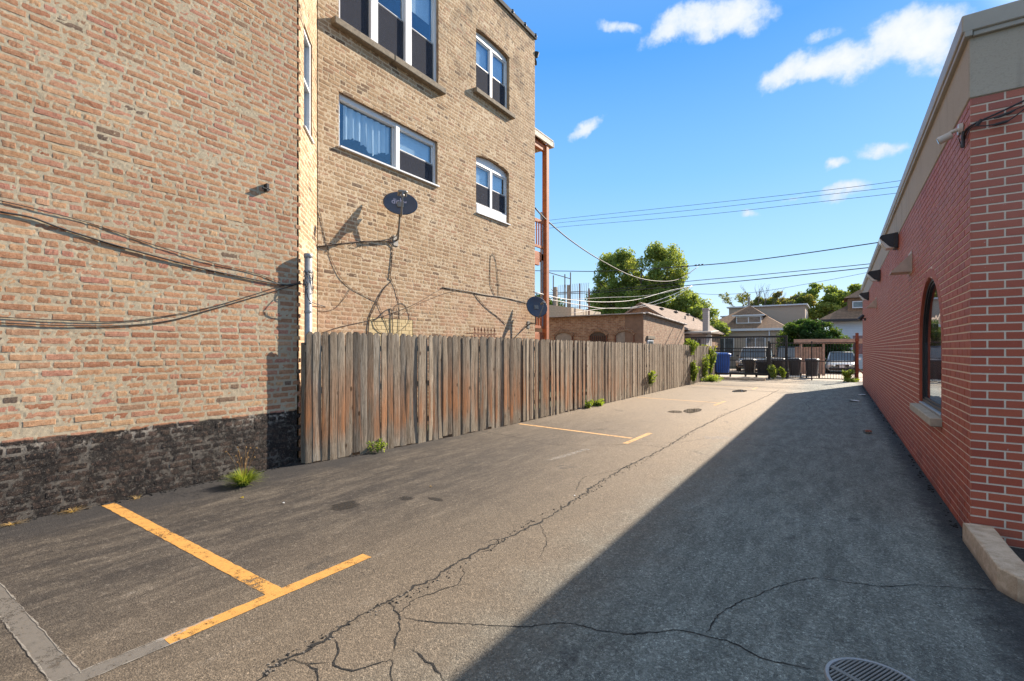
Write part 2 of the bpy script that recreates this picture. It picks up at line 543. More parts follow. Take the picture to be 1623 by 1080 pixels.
def m_asphalt(nt, b):
    p = nt.pos()
    x, y, z = nt.sep(p)[0], nt.sep(p)[1], nt.sep(p)[2]
    big = nt.noise(p, 0.35, 5, 0.6)
    mid = nt.noise(p, 2.3, 7, 0.68)
    st = nt.node('ShaderNodeMapping')
    st.inputs['Scale'].default_value = (2.2, 0.5, 1)
    nt.put(st.inputs['Vector'], p)
    streak = nt.noise(st.outputs[0], 2.6, 12, 0.78, 0.2)
    # pale old asphalt in the drive, darker sealed stalls left and strip along the right wall
    xe = nt.math('MULTIPLY_ADD', nt.math('SUBTRACT', big, 0.5), 1.6, x)
    stall = nt.map(xe, -1.7, -4.3)
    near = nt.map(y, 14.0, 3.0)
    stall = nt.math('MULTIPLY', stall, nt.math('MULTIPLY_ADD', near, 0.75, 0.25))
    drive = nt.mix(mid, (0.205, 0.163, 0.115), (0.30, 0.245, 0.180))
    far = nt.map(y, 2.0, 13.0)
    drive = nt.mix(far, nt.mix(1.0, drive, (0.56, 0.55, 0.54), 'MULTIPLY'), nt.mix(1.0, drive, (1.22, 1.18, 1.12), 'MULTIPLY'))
    dark = nt.mix(nt.map(streak, 0.40, 0.66), (0.034, 0.029, 0.025), (0.098, 0.082, 0.064))
    dark = nt.mix(nt.map(nt.noise(p, 18, 10, 0.8), 0.52, 0.66, 0.0, 0.55), dark, (0.19, 0.168, 0.14))
    col = nt.mix(stall, drive, dark)
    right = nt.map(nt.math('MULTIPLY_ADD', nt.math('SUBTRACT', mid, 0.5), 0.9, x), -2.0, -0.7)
    seal_shade = nt.mix(nt.map(streak, 0.32, 0.70), (0.095, 0.112, 0.102), (0.225, 0.252, 0.228))  # right lane: seal colour with the building's cool shade put into it
    col = nt.mix(nt.math('MULTIPLY', right, 0.85), col, seal_shade)
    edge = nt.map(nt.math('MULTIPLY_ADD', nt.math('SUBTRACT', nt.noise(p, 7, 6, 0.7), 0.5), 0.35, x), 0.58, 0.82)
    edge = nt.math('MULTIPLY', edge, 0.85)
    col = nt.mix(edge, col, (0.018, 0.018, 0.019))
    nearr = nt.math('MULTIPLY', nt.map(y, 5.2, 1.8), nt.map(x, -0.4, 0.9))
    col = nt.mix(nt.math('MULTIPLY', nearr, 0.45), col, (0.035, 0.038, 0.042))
    # tar rim along the left wall
    le = nt.map(nt.math('MULTIPLY_ADD', nt.math('SUBTRACT', mid, 0.5), 0.8, x), -5.2, -5.75)
    le = nt.math('MULTIPLY', le, nt.map(y, 9.0, 5.0))
    col = nt.mix(nt.math('MULTIPLY', le, 0.8), col, (0.026, 0.025, 0.026))
    # worn pale scuffs and oil spots
    sc = nt.math('MULTIPLY', nt.map(streak, 0.56, 0.74), nt.map(nt.noise(p, 14, 6, 0.75), 0.42, 0.62))
    col = nt.mix(nt.math('MULTIPLY', sc, 0.32), col, (0.33, 0.31, 0.28))
    oil = nt.math('MULTIPLY', nt.map(nt.noise(p, 1.5, 3, 0.5, 0.6), 0.66, 0.70), nt.map(nt.noise(p, 8, 3, 0.5), 0.35, 0.6))
    col = nt.mix(nt.math('MULTIPLY', oil, 0.5), col, (0.03, 0.028, 0.026))
    # aggregate
    vc = nt.voro(p, 230, out='Color')
    g = nt.sep(vc)[0]
    agg = nt.ramp(g, [(0.0, 0.35), (0.3, 0.75), (0.7, 1.05), (0.92, 1.45), (1.0, 2.4)])
    clump = nt.map(nt.noise(p, 6, 7, 0.75), 0.35, 0.65, 0.35, 0.95)
    col = nt.mix(clump, col, nt.mix(1.0, col, agg, 'MULTIPLY'))
    vd = nt.voro(p, 120)
    pv = nt.sep(nt.voro(p, 75, out='Color'))[1]
    pb = nt.ramp(pv, [(0.0, 0.5), (0.5, 0.95), (0.85, 1.2), (1.0, 1.9)])
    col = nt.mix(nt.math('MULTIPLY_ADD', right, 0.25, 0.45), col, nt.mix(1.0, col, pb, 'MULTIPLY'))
    fine = nt.noise(p, 170, 4, 0.8)
    gap = nt.map(fine, 0.56, 0.66)
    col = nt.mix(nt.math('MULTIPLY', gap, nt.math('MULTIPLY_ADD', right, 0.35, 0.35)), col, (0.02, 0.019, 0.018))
    # crazed network near the drain and along the main crack
    wp_ = nt.vmath('ADD', p, nt.vmath('SCALE', nt.vmath('SUBTRACT', nt.noise(p, 4, 6, 0.7, col=True), (0.5, 0.5, 0.5)), scale=0.16))
    ve = nt.voro(wp_, 5.5, feature='DISTANCE_TO_EDGE')
    zone = nt.math('MULTIPLY', nt.map(x, -0.9, 0.0), nt.map(y, 3.4, 2.6))
    zone = nt.math('MAXIMUM', zone, nt.math('MULTIPLY', nt.map(nt.noise(p, 0.8, 2, 0.5), 0.6, 0.68), 0.8))
    zone = nt.math('MULTIPLY', zone, nt.map(nt.noise(p, 3.0, 3, 0.6), 0.42, 0.56))
    cz = nt.math('MULTIPLY', nt.map(ve, 0.022, 0.006), zone)
    col = nt.mix(nt.math('MULTIPLY', cz, 0.7), col, (0.02, 0.019, 0.018))
    nt.put(b.inputs['Base Color'], col)
    nt.put(b.inputs['Roughness'], nt.math('MULTIPLY_ADD', mid, 0.2, 0.72))
    b.inputs['Specular IOR Level'].default_value = 0.35
    h = nt.math('ADD', nt.math('MULTIPLY', vd, -0.8), nt.math('MULTIPLY', nt.noise(p, 60, 5, 0.7), 0.8))
    h2 = nt.bump(mid, 0.25, 0.03)
    nt.put(b.inputs['Normal'], nt.bump(h, 0.55, 0.006, h2))


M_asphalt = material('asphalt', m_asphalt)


def m_fence(nt, b):
    rnd = nt.attr('rnd')
    p = nt.pos()
    x, y, z = nt.sep(p)
    off = nt.math('MULTIPLY', rnd, 37.0)
    cmb = nt.node('ShaderNodeCombineXYZ')
    nt.put(cmb.inputs[0], nt.math('MULTIPLY', x, 9.0))
    nt.put(cmb.inputs[1], nt.math('MULTIPLY', y, 9.0))
    nt.put(cmb.inputs[2], nt.math('ADD', nt.math('MULTIPLY', z, 0.55), off))
    g1 = nt.noise(cmb.outputs[0], 5.5, 8, 0.72, 0.9)
    g2 = nt.noise(cmb.outputs[0], 20, 4, 0.7, 0.3)
    grey = nt.ramp(rnd, [(0.0, (0.22, 0.175, 0.130)), (0.3, (0.38, 0.33, 0.26)), (0.55, (0.27, 0.22, 0.165)), (0.8, (0.46, 0.405, 0.325)), (1.0, (0.16, 0.12, 0.088))])
    col = nt.mix(nt.map(g1, 0.33, 0.68), nt.mix(1.0, grey, (0.34, 0.30, 0.26), 'MULTIPLY'), grey)
    col = nt.mix(nt.map(g2, 0.55, 0.7), col, nt.mix(1.0, col, (0.5, 0.46, 0.42), 'MULTIPLY'))
    # rusty-orange stain low on the boards, height wandering along the fence
    zz = nt.math('ADD', z, nt.math('MULTIPLY', nt.math('SUBTRACT', nt.noise(p, 1.3, 4, 0.6), 0.5), 0.5))
    zz = nt.math('ADD', zz, nt.math('MULTIPLY', nt.math('SUBTRACT', rnd, 0.5), 0.35))
    up = nt.map(zz, 1.45, 0.45)
    dn = nt.map(zz, 0.10, 0.42)
    st = nt.math('MULTIPLY', nt.math('MULTIPLY', up, dn), nt.map(g1, 0.25, 0.6))
    st = nt.math('MULTIPLY', st, nt.map(y, 17, 9.5, 0.08, 1.0))
    st = nt.math('MULTIPLY', st, nt.map(nt.noise(cmb.outputs[0], 0.8, 4, 0.6), 0.36, 0.56))
    stc = nt.mix(g1, (0.15, 0.055, 0.022), (0.48, 0.20, 0.070))
    col = nt.mix(nt.math('MULTIPLY', st, 0.88, clamp=True), col, stc)
    # knots
    cm2 = nt.node('ShaderNodeCombineXYZ')
    nt.put(cm2.inputs[0], nt.math('MULTIPLY', x, 2.0)); nt.put(cm2.inputs[1], nt.math('MULTIPLY', y, 2.0))
    nt.put(cm2.inputs[2], nt.math('ADD', z, off))
    kd = nt.voro(cm2.outputs[0], 2.6)
    col = nt.mix(nt.map(kd, 0.13, 0.06), col, (0.075, 0.04, 0.022))
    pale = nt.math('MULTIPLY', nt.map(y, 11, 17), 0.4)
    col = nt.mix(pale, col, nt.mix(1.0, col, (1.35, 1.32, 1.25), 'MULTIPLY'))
    nt.put(b.inputs['Base Color'], col)
    b.inputs['Roughness'].default_value = 0.88
    b.inputs['Specular IOR Level'].default_value = 0.2
    nt.put(b.inputs['Normal'], nt.bump(nt.math('ADD', g1, nt.math('MULTIPLY', g2, 0.5)), 0.8, 0.008))


M_fence = material('weathered_cedar', m_fence)


def m_glass(nt, b):
    out = [n for n in nt.n if n.type == 'OUTPUT_MATERIAL'][0]
    nt.n.remove(b)
    gl = nt.node('ShaderNodeBsdfGlossy')
    gl.inputs['Roughness'].default_value = 0.02
    gl.inputs['Color'].default_value = (0.9, 0.95, 1, 1)
    wv = nt.noise(nt.coords(), 1.5, 2, 0.5)
    nt.put(gl.inputs['Normal'], nt.bump(wv, 0.15, 0.02))
    tr = nt.node('ShaderNodeBsdfTransparent')
    tr.inputs['Color'].default_value = (0.86, 0.92, 0.95, 1)
    geo = nt.node('ShaderNodeNewGeometry')
    cs = nt.math('ABSOLUTE', nt.vmath('DOT_PRODUCT', geo.outputs['Normal'], geo.outputs['Incoming']))
    fac = nt.math('MULTIPLY_ADD', nt.math('POWER', nt.math('SUBTRACT', 1.0, cs), 3.5), 0.85, 0.11, clamp=True)
    ms = nt.node('ShaderNodeMixShader')
    nt.put(ms.inputs[0], fac); nt.l.new(tr.outputs[0], ms.inputs[1]); nt.l.new(gl.outputs[0], ms.inputs[2])
    nt.l.new(ms.outputs[0], out.inputs[0])


M_glass = material('window_glass', m_glass)
M_white = material('white_vinyl', color=(0.60, 0.62, 0.64), rough=0.4, noise=(3, 0.05), bump=(30, 0.03))
M_stone = material('sill_stone', color=(0.20, 0.165, 0.12), rough=0.9, noise=(14, 0.35), bump=(50, 0.5))
M_limestone = material('pale_sill_stone', color=(0.42, 0.36, 0.27), rough=0.85, noise=(14, 0.2), bump=(60, 0.4))
M_room = material('dim_room', color=(0.03, 0.035, 0.045), rough=0.9)
M_blind = material('window_blind', color=(0.74, 0.79, 0.84), rough=0.8, noise=(2, 0.15))
M_screen = material('insect_screen', color=(0.055, 0.06, 0.072), rough=0.55, noise=(70, 0.45), bump=(300, 0.6))


def m_curtain(nt, b):
    p = nt.pos()
    m = nt.node('ShaderNodeMapping'); m.inputs['Scale'].default_value = (1, 9, 0.9)
    nt.put(m.inputs['Vector'], p)
    n = nt.noise(m.outputs[0], 1.4, 4, 0.55, 0.5)
    nt.put(b.inputs['Base Color'], nt.ramp(n, [(0.3, (0.60, 0.64, 0.68)), (0.7, (0.88, 0.90, 0.90))]))
    b.inputs['Roughness'].default_value = 0.85


M_curtain = material('sheer_curtain', m_curtain)


def m_stucco(nt, b):
    p = nt.pos()
    n = nt.noise(p, 70, 5, 0.7); n2 = nt.noise(p, 1.0, 5, 0.6)
    m = nt.node('ShaderNodeMapping'); m.inputs['Scale'].default_value = (3, 3, 0.25)
    nt.put(m.inputs['Vector'], p)
    dr = nt.map(nt.noise(m.outputs[0], 1.4, 5, 0.65), 0.52, 0.75)
    c = nt.mix(n2, (0.37, 0.315, 0.245), (0.45, 0.39, 0.315))
    c = nt.mix(nt.math('MULTIPLY', dr, 0.6), c, (0.24, 0.20, 0.16))
    c = nt.mix(nt.map(n, 0.5, 0.7), c, nt.mix(1.0, c, (0.85, 0.84, 0.83), 'MULTIPLY'))
    nt.put(b.inputs['Base Color'], c)
    b.inputs['Roughness'].default_value = 0.9
    nt.put(b.inputs['Normal'], nt.bump(n, 0.5, 0.006))


M_stucco = material('stucco', m_stucco)
M_coping = material('metal_coping', color=(0.36, 0.32, 0.265), rough=0.5, noise=(2, 0.12), bump=(8, 0.05))
def m_conc(nt, b):
    p = nt.pos()
    n = nt.noise(p, 8, 9, 0.75); f_ = nt.noise(p, 130, 4, 0.8)
    z = nt.sep(p)[2]
    c = nt.mix(nt.map(n, 0.35, 0.65), (0.44, 0.32, 0.21), (0.66, 0.52, 0.37))
    c = nt.mix(nt.map(f_, 0.56, 0.68), c, (0.27, 0.2, 0.14))
    c = nt.mix(nt.math('MULTIPLY', nt.map(z, 0.05, 0.0), 0.6), c, (0.12, 0.09, 0.07))
    nt.put(b.inputs['Base Color'], c)
    b.inputs['Roughness'].default_value = 0.93
    nt.put(b.inputs['Normal'], nt.bump(nt.math('ADD', n, f_), 0.7, 0.008))


M_concrete = material('concrete', m_conc)
M_darkmetal = material('dark_bronze_metal', color=(0.035, 0.033, 0.035), rough=0.42, metal=0.3)
M_blackmetal = material('black_painted_iron', color=(0.025, 0.024, 0.024), rough=0.5, metal=0.2)
M_rust = material('rusty_iron', color=(0.16, 0.055, 0.028), rough=0.85, noise=(18, 0.5), bump=(70, 0.6))
M_galv = material('galvanised_steel', color=(0.33, 0.33, 0.325), rough=0.5, metal=0.4, noise=(9, 0.2))
M_cable = material('cable_black', color=(0.03, 0.027, 0.027), rough=0.6)
M_cablebrown = material('cable_brown', color=(0.10, 0.065, 0.045), rough=0.7)
M_cablewhite = material('cable_pale', color=(0.60, 0.58, 0.53), rough=0.6)
M_dish = material('dish_grey', color=(0.055, 0.062, 0.085), rough=0.5, noise=(5, 0.15))
M_dishlite = material('dish_plastic_grey', color=(0.20, 0.20, 0.195), rough=0.5)
M_galvdark = material('mast_grey', color=(0.20, 0.19, 0.17), rough=0.55, metal=0.3)
M_logo = material('dish_lettering', color=(0.55, 0.50, 0.58), rough=0.5)
M_logored = material('dish_lettering_red', color=(0.55, 0.06, 0.10), rough=0.5)
M_cream = material('cream_plastic', color=(0.58, 0.52, 0.44), rough=0.4, noise=(4, 0.06))
M_lens = material('camera_lens', color=(0.01, 0.01, 0.012), rough=0.1)
M_frost = material('lamp_lens', color=(0.62, 0.62, 0.58), rough=0.2, noise=(60, 0.15))
M_hood = material('tan_vent_metal', color=(0.47, 0.38, 0.31), rough=0.55)
M_porch = material('redwood_stain', color=(0.36, 0.115, 0.042), rough=0.7, noise=(9, 0.3), bump=(40, 0.3))
M_whitewood = material('peeling_white_wood', color=(0.55, 0.50, 0.42), rough=0.8, noise=(16, 0.4), bump=(40, 0.5))
M_tile = material('clay_coping', color=(0.17, 0.10, 0.075), rough=0.8, noise=(5, 0.3))
M_roofflat = material('flat_roof', color=(0.08, 0.075, 0.07), rough=0.95)


def m_shingle(nt, b, c):
    p = nt.pos()
    br = nt.node('ShaderNodeTexBrick')
    mp = nt.node('ShaderNodeMapping'); mp.inputs['Scale'].default_value = (1, 1, 1)
    xx, yy, zz = nt.sep(p)
    cb = nt.node('ShaderNodeCombineXYZ')
    nt.put(cb.inputs[0], nt.math('ADD', xx, yy)); nt.put(cb.inputs[1], nt.math('MULTIPLY', zz, 2.0))
    nt.put(br.inputs['Vector'], cb.outputs[0])
    br.inputs['Scale'].default_value = 1.0
    br.inputs['Brick Width'].default_value = 0.3
    br.inputs['Row Height'].default_value = 0.16
    br.inputs['Mortar Size'].default_value = 0.01
    br.inputs['Color1'].default_value = (*c, 1)
    br.inputs['Color2'].default_value = (*[q * 0.72 for q in c], 1)
    br.inputs['Mortar'].default_value = (*[q * 0.4 for q in c], 1)
    n = nt.noise(p, 7, 6, 0.7)
    col = nt.mix(nt.map(n, 0.3, 0.75), br.outputs[0], nt.mix(1.0, br.outputs[0], (0.6, 0.6, 0.6), 'MULTIPLY'))
    nt.put(b.inputs['Base Color'], col)
    b.inputs['Roughness'].default_value = 0.95


M_shbrown = material('brown_shingles', lambda nt, b: m_shingle(nt, b, (0.34, 0.20, 0.115)))
M_shtan = material('tan_shingles', lambda nt, b: m_shingle(nt, b, (0.33, 0.235, 0.175)))
M_shdark = material('dark_shingles', lambda nt, b: m_shingle(nt, b, (0.055, 0.052, 0.058)))


def m_siding(nt, b, c):
    p = nt.pos()
    z = nt.sep(p)[2]
    f = nt.math('FRACT', nt.math('MULTIPLY', z, 7.5))
    ln = nt.map(f, 0.0, 0.13)
    col = nt.mix(ln, tuple(q * 0.5 for q in c), c)
    n = nt.noise(p, 2, 4, 0.6)
    col = nt.mix(nt.math('MULTIPLY', n, 0.3), col, nt.mix(1.0, col, (0.6, 0.6, 0.6), 'MULTIPLY'))
    nt.put(b.inputs['Base Color'], col)
    b.inputs['Roughness'].default_value = 0.7


M_sidetan = material('tan_siding', lambda nt, b: m_siding(nt, b, (0.48, 0.385, 0.29)))
M_sidewhite = material('white_siding', lambda nt, b: m_siding(nt, b, (0.66, 0.70, 0.74)))
M_sidegrey = material('grey_siding', lambda nt, b: m_siding(nt, b, (0.33, 0.30, 0.28)))


def m_farbrick(nt, b):
    """brick of the small garage behind the fence"""
    p = nt.pos()
    xx, yy, zz = nt.sep(p)
    wob = nt.vmath('SCALE', nt.vmath('SUBTRACT', nt.noise(p, 5, 3, 0.6, col=True), (0.5, 0.5, 0.5)), scale=0.02)
    cb = nt.node('ShaderNodeCombineXYZ')
    nt.put(cb.inputs[0], nt.math('ADD', xx, yy)); nt.put(cb.inputs[1], zz)
    br = nt.node('ShaderNodeTexBrick')
    nt.put(br.inputs['Vector'], nt.vmath('ADD', cb.outputs[0], wob))
    br.inputs['Scale'].default_value = 1.0
    br.inputs['Brick Width'].default_value = 0.215
    br.inputs['Row Height'].default_value = 0.0757
    br.inputs['Mortar Size'].default_value = 0.011
    br.inputs['Color1'].default_value = (0.30, 0.145, 0.085, 1)
    br.inputs['Color2'].default_value = (0.47, 0.29, 0.175, 1)
    br.inputs['Mortar'].default_value = (0.42, 0.33, 0.235, 1)
    n = nt.noise(p, 5, 8, 0.75)
    smear = nt.map(nt.noise(p, 3.0, 8, 0.75), 0.45, 0.62)
    lit = nt.map(xx, -7.06, -7.02)  # sun-facing side made paler: its sunlight is put into the smear colour
    col = nt.mix(nt.math('MULTIPLY', smear, nt.math('MULTIPLY_ADD', lit, 0.55, 0.1)), br.outputs[0], (0.50, 0.39, 0.27))
    col = nt.mix(nt.map(n, 0.35, 0.7), nt.mix(1.0, col, (0.62, 0.58, 0.55), 'MULTIPLY'), col)
    nt.put(b.inputs['Base Color'], col)
    b.inputs['Roughness'].default_value = 0.95
    nt.put(b.inputs['Normal'], nt.bump(nt.math('ADD', br.outputs['Fac'], nt.math('MULTIPLY', n, -0.5)), 0.5, -0.01))


M_farbrick = material('garage_brick', m_farbrick)


def m_yellow(nt, b, base, worn):
    p = nt.pos()
    n = nt.noise(p, 13, 10, 0.82)
    n2 = nt.noise(p, 2.6, 4, 0.6)
    fine = nt.noise(p, 150, 4, 0.8)
    col = nt.mix(nt.map(n, 0.45, 0.68), base, tuple(c * 0.68 for c in base))
    col = nt.mix(nt.map(nt.noise(p, 45, 5, 0.8), 0.55, 0.68, 0, 0.5), col, (0.16, 0.12, 0.075))
    nt.put(b.inputs['Base Color'], col)
    b.inputs['Roughness'].default_value = 0.8
    nt.put(b.inputs['Normal'], nt.bump(fine, 0.5, 0.004))
    k = nt.math('MULTIPLY_ADD', nt.math('SUBTRACT', n2, 0.5), 0.45, n)
    k = nt.math('MULTIPLY_ADD', nt.math('SUBTRACT', fine, 0.5), 0.55, k)
    al = nt.map(k, 0.74 - worn * 2.2, 0.66 - worn * 2.2, 0.06, 0.96)
    out = [q for q in nt.n if q.type == 'OUTPUT_MATERIAL'][0]
    tr = nt.node('ShaderNodeBsdfTransparent')
    ms = nt.node('ShaderNodeMixShader')
    nt.put(ms.inputs[0], al)
    nt.l.new(tr.outputs[0], ms.inputs[1]); nt.l.new(b.outputs[0], ms.inputs[2]); nt.l.new(ms.outputs[0], out.inputs[0])


M_yellow = material('yellow_road_paint', lambda nt, b: m_yellow(nt, b, (0.52, 0.265, 0.06), 0.048))
M_yellowfar = material('faded_yellow_paint', lambda nt, b: m_yellow(nt, b, (0.60, 0.36, 0.15), 0.05))
M_whiteold = material('worn_white_paint', lambda nt, b: m_yellow(nt, b, (0.24, 0.22, 0.19), 0.06))
M_greyold = material('blacked_out_paint', lambda nt, b: m_yellow(nt, b, (0.135, 0.122, 0.105), 0.045))
M_crack = material('crack_tar', color=(0.012, 0.011, 0.010), rough=0.95, noise=(40, 0.4), bump=(120, 0.8))
M_crackdust = material('crack_dust', color=(0.17, 0.145, 0.115), rough=0.95, noise=(60, 0.4), bump=(120, 0.8))


def m_puddle(nt, b):
    b.inputs['Base Color'].default_value = (0.07, 0.062, 0.052, 1)
    n = nt.noise(nt.pos(), 5, 2, 0.5)
    b.inputs['Roughness'].default_value = 0.03
    nt.put(b.inputs['Normal'], nt.bump(n, 0.02, 0.01))


M_puddle = material('puddle_water', m_puddle)


def m_leaf(nt, b, c1, c2, c3):
    rnd = nt.attr('rnd')
    col = nt.ramp(rnd, [(0.0, c1), (0.5, c2), (1.0, c3)])
    nt.put(b.inputs['Base Color'], col)
    b.inputs['Roughness'].default_value = 0.6
    b.inputs['Specular IOR Level'].default_value = 0.3
    out = [n for n in nt.n if n.type == 'OUTPUT_MATERIAL'][0]
    tr = nt.node('ShaderNodeBsdfTranslucent')
    nt.put(tr.inputs[0], nt.mix(1.0, col, (1.3, 1.25, 0.65), 'MULTIPLY'))
    ms = nt.node('ShaderNodeMixShader'); ms.inputs[0].default_value = 0.5
    nt.l.new(b.outputs[0], ms.inputs[1]); nt.l.new(tr.outputs[0], ms.inputs[2])
    nt.l.new(ms.outputs[0], out.inputs[0])


M_leaf = material('maple_leaf', lambda nt, b: m_leaf(nt, b, (0.11, 0.17, 0.045), (0.22, 0.29, 0.075), (0.38, 0.39, 0.11)))
M_leafdark = material('evergreen_leaf', lambda nt, b: m_leaf(nt, b, (0.018, 0.05, 0.016), (0.04, 0.095, 0.022), (0.14, 0.19, 0.035)))
M_leafrust = material('autumn_leaf', lambda nt, b: m_leaf(nt, b, (0.08, 0.13, 0.03), (0.17, 0.19, 0.045), (0.28, 0.20, 0.05)))
M_leafweed = material('weed_leaf', lambda nt, b: m_leaf(nt, b, (0.10, 0.16, 0.03), (0.20, 0.28, 0.045), (0.38, 0.40, 0.08)))
M_flower = material('yellow_blossom', lambda nt, b: m_leaf(nt, b, (0.55, 0.42, 0.02), (0.65, 0.50, 0.03), (0.7, 0.6, 0.05)))
M_straw = material('dry_straw', lambda nt, b: m_leaf(nt, b, (0.38, 0.26, 0.12), (0.48, 0.34, 0.17), (0.55, 0.42, 0.22)))
M_bark = material('bark', color=(0.11, 0.085, 0.065), rough=0.95, noise=(12, 0.3), bump=(30, 0.8))
M_ground = material('soil_and_grass', color=(0.10, 0.105, 0.05), rough=0.95, noise=(0.7, 0.4), bump=(20, 0.6))
M_alley = material('alley_concrete', color=(0.40, 0.335, 0.255), rough=0.92, noise=(0.8, 0.18), bump=(40, 0.4))
M_planknew = material('cedar_panel', color=(0.36, 0.23, 0.16), rough=0.85, noise=(5, 0.25), bump=(30, 0.3))
M_bluebin = material('blue_bin_plastic', color=(0.03, 0.12, 0.46), rough=0.4, noise=(4, 0.12))
M_blackbin = material('black_bin_plastic', color=(0.028, 0.028, 0.032), rough=0.45, noise=(4, 0.15))
M_brownbin = material('brown_black_bin_plastic', color=(0.055, 0.043, 0.036), rough=0.5, noise=(4, 0.2))
M_lidgrey = material('dusty_lid_plastic', color=(0.12, 0.115, 0.11), rough=0.55)
M_carsilver = material('silver_car_paint', color=(0.62, 0.61, 0.58), rough=0.25, metal=0.25, noise=(2, 0.05), bump=(3, 0.02))
M_carbeige = material('champagne_car_paint', color=(0.52, 0.44, 0.35), rough=0.28, metal=0.2, noise=(2, 0.05), bump=(3, 0.02))
M_cardark = material('car_black_trim', color=(0.012, 0.012, 0.014), rough=0.5)
M_carglass = material('car_glass', color=(0.05, 0.07, 0.085), rough=0.05, noise=(1, 0.1), bump=(2, 0.01), spec=0.8)
M_tyre = material('tyre_rubber', color=(0.02, 0.02, 0.02), rough=0.85)
M_chrome = material('chrome', color=(0.6, 0.6, 0.6), rough=0.15, metal=1.0)
M_plate = material('licence_plate', color=(0.55, 0.53, 0.52), rough=0.5)
M_headl = material('headlamp_glass', color=(0.5, 0.48, 0.44), rough=0.1)
M_paper = material('white_litter', color=(0.62, 0.62, 0.60), rough=0.8)
M_yglaze = material('pale_glazed_brick', None, color=(0.60, 0.47, 0.25), rough=0.4, noise=(7, 0.14))
M_ply = material('weathered_plywood', color=(0.29, 0.245, 0.20), rough=0.9, noise=(6, 0.25))

# ------------------------------------------------------------------ brick walls with real bricks
def opening_half(o, z):
    """half width of opening o at height z, or None"""
    if z <= o['z0'] or z >= o['z1']:
        return None
    hw = (o['u1'] - o['u0']) / 2
    rise = o.get('rise', 0)
    if rise and z > o['z1'] - rise:
        Rr = (hw * hw + rise * rise) / (2 * rise)
        zc = o['z1'] - Rr
        q = Rr * Rr - (z - zc) ** 2
        if q <= 0:
            return None
        return min(hw, math.sqrt(q))
    return hw


def blocked(ops, z, grow=0.0):
    out = []
    for o in ops:
        oo = dict(o)
        if grow and o.get('rise'):
            g = grow if z > o['z1'] - o['rise'] else 0
            oo['z1'] += grow
            if z > o['z1'] - o['rise']:
                oo['u0'] -= 0; oo['u1'] += 0
            hw = opening_half(oo, z)
        else:
            hw = opening_half(oo, z)
        if hw:
            c = (o['u0'] + o['u1']) / 2
            out.append((c - hw, c + hw))
    return sorted(out)


def free(lo, hi, blk):
    out = []; a = lo
    for s, e in blk:
        if e <= a or s >= hi:
            continue
        if s > a:
            out.append((a, s))
        a = max(a, e)
    if a < hi:
        out.append((a, hi))
    return out


